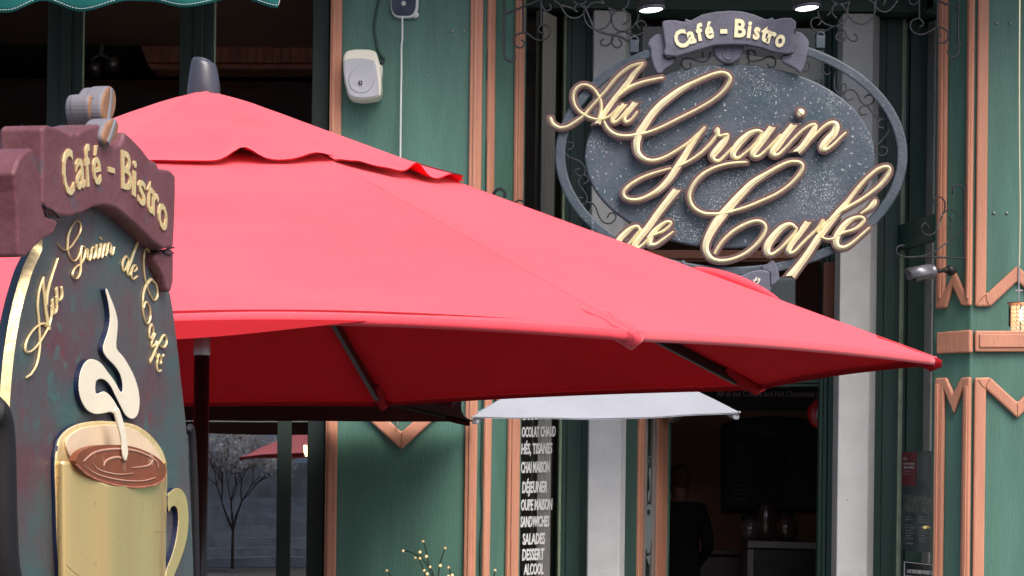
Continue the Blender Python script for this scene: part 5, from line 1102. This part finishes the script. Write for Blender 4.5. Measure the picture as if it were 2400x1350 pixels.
# ================================================================ the far side of the street, seen as reflections in the panes
WH = mat('white_render', (.9, .92, .95), .8, var=.05, vs=1); SL = mat('slate_roof', (.03, .032, .035), .8, var=.3, vs=4)
h = root('opposite_house', (-7, -18, 0), 'pale rendered house across the street, mirrored in the lower left window', 'building')
m = MB(); m.box(-15, -2.2, -18, -14, 1.9, 6.4); part(h, 'wall', m, WH)
m = MB(); m.box(-15.4, -1.8, -18.3, -13.6, 6.4, 6.7); m.add([(-15.4, -13.6, 6.7), (-1.8, -13.6, 6.7), (-1.8, -18, 13.5), (-15.4, -18, 13.5)], [(0, 1, 2, 3)]); part(h, 'roof', m, SL)
for i, x in enumerate((-13, -10.4, -7.9, -6.15, -4.2)):
    m = MB(); m.box(x, x + .95, -13.99, -13.93, 2.35, 3.6); wf = part(h, 'window', m, mat('red_shutter', (.4, .03, .03), .5) if i == 3 else mat('dark_window', (.05, .07, .1), .2)); m = MB(); m.box(x - .1, x + 1.05, -13.99, -13.88, 2.25, 2.34); part(wf, 'sill', m, WH)
m = MB(); m.box(-15, 2, -14.6, -13.4, .0, 1.9); tag(m.build('terrace_wall', mat('grey_masonry', (.42, .4, .37), .9, var=.3, vs=3, bump=.5, bs=8)), 'grey masonry terrace wall below the house across the street', 'wall')
m = MB()
for i in range(7): m.box(-12, 1.8, -13.39 + i * .35, -13.39 + i * .35 + (.36 if i < 6 else .35), .004 + 0, 1.26 - i * .18)
tag(m.build('stone_steps', mat('step_stone', (.5, .5, .5), .8, var=.3, vs=4)), 'broad stone steps in front of the terrace wall across the street', 'steps')
h2 = root('opposite_building', (7, -20, 0), 'dark brick building across the street mirrored in the door and right window', 'building')
m = MB(); m.box(-1.7, 16, -22, -16, 0, 9.5); part(h2, 'wall', m, mat('dark_brick', (.12, .07, .055), .9, var=.25, vs=5)); m = MB(); m.box(-1.9, 16.2, -22.2, -15.8, 9.5, 10); part(h2, 'cornice', m, SL)
for i in range(6):
    for z in (1.2, 4.4, 7): m = MB(); m.box(-.9 + i * 2.7, .3 + i * 2.7, -15.99, -15.94, z, z + 1.7); part(h2, 'window', m, mat('dim_window', (.2, .24, .3), .2))
# blossoming young tree by the steps
tr_ = root('blossom_tree', (-5.0, -10.4, 0), 'young blossoming tree mirrored in the lower left window', 'tree')
tk = MB(); lf = MB(); rnd = random.Random(5); tips = []
def grow(p, d_, L_, r, dep):
    q_ = p + d_ * L_; tk.tube([p, p.lerp(q_, .5) + Vector((rnd.uniform(-.02, .02), rnd.uniform(-.02, .02), 0)), q_], [r, r * .85, r * .7], 5)
    if dep == 0: tips.append(q_); return
    tips.append(q_) if dep < 3 else None
    for _ in range(3): grow(q_, (d_ + Vector((rnd.uniform(-.75, .75), rnd.uniform(-.75, .75), rnd.uniform(-.15, .55)))).normalized(), L_ * rnd.uniform(.62, .85), r * .62, dep - 1)
grow(Vector((-5.0, -10.4, 0)), Vector((0, 0, 1)), .7, .035, 6)
for p in tips:
    for _ in range(5):
        c_ = p + Vector((rnd.gauss(0, .05), rnd.gauss(0, .05), rnd.gauss(0, .05))); a_ = Vector((rnd.uniform(-1, 1), rnd.uniform(-1, 1), rnd.uniform(-1, 1))).normalized() * .03; b_ = a_.orthogonal().normalized() * .026
        lf.add([c_ - a_ - b_, c_ + a_ - b_, c_ + a_ + b_, c_ - a_ + b_], [(0, 1, 2, 3)])
part(tr_, 'trunk', tk, mat('bark', (.05, .04, .035), .9), recalc=False); part(tr_, 'blossom', lf, mat('blossom_white', (.92, .9, .88), .7), recalc=False)
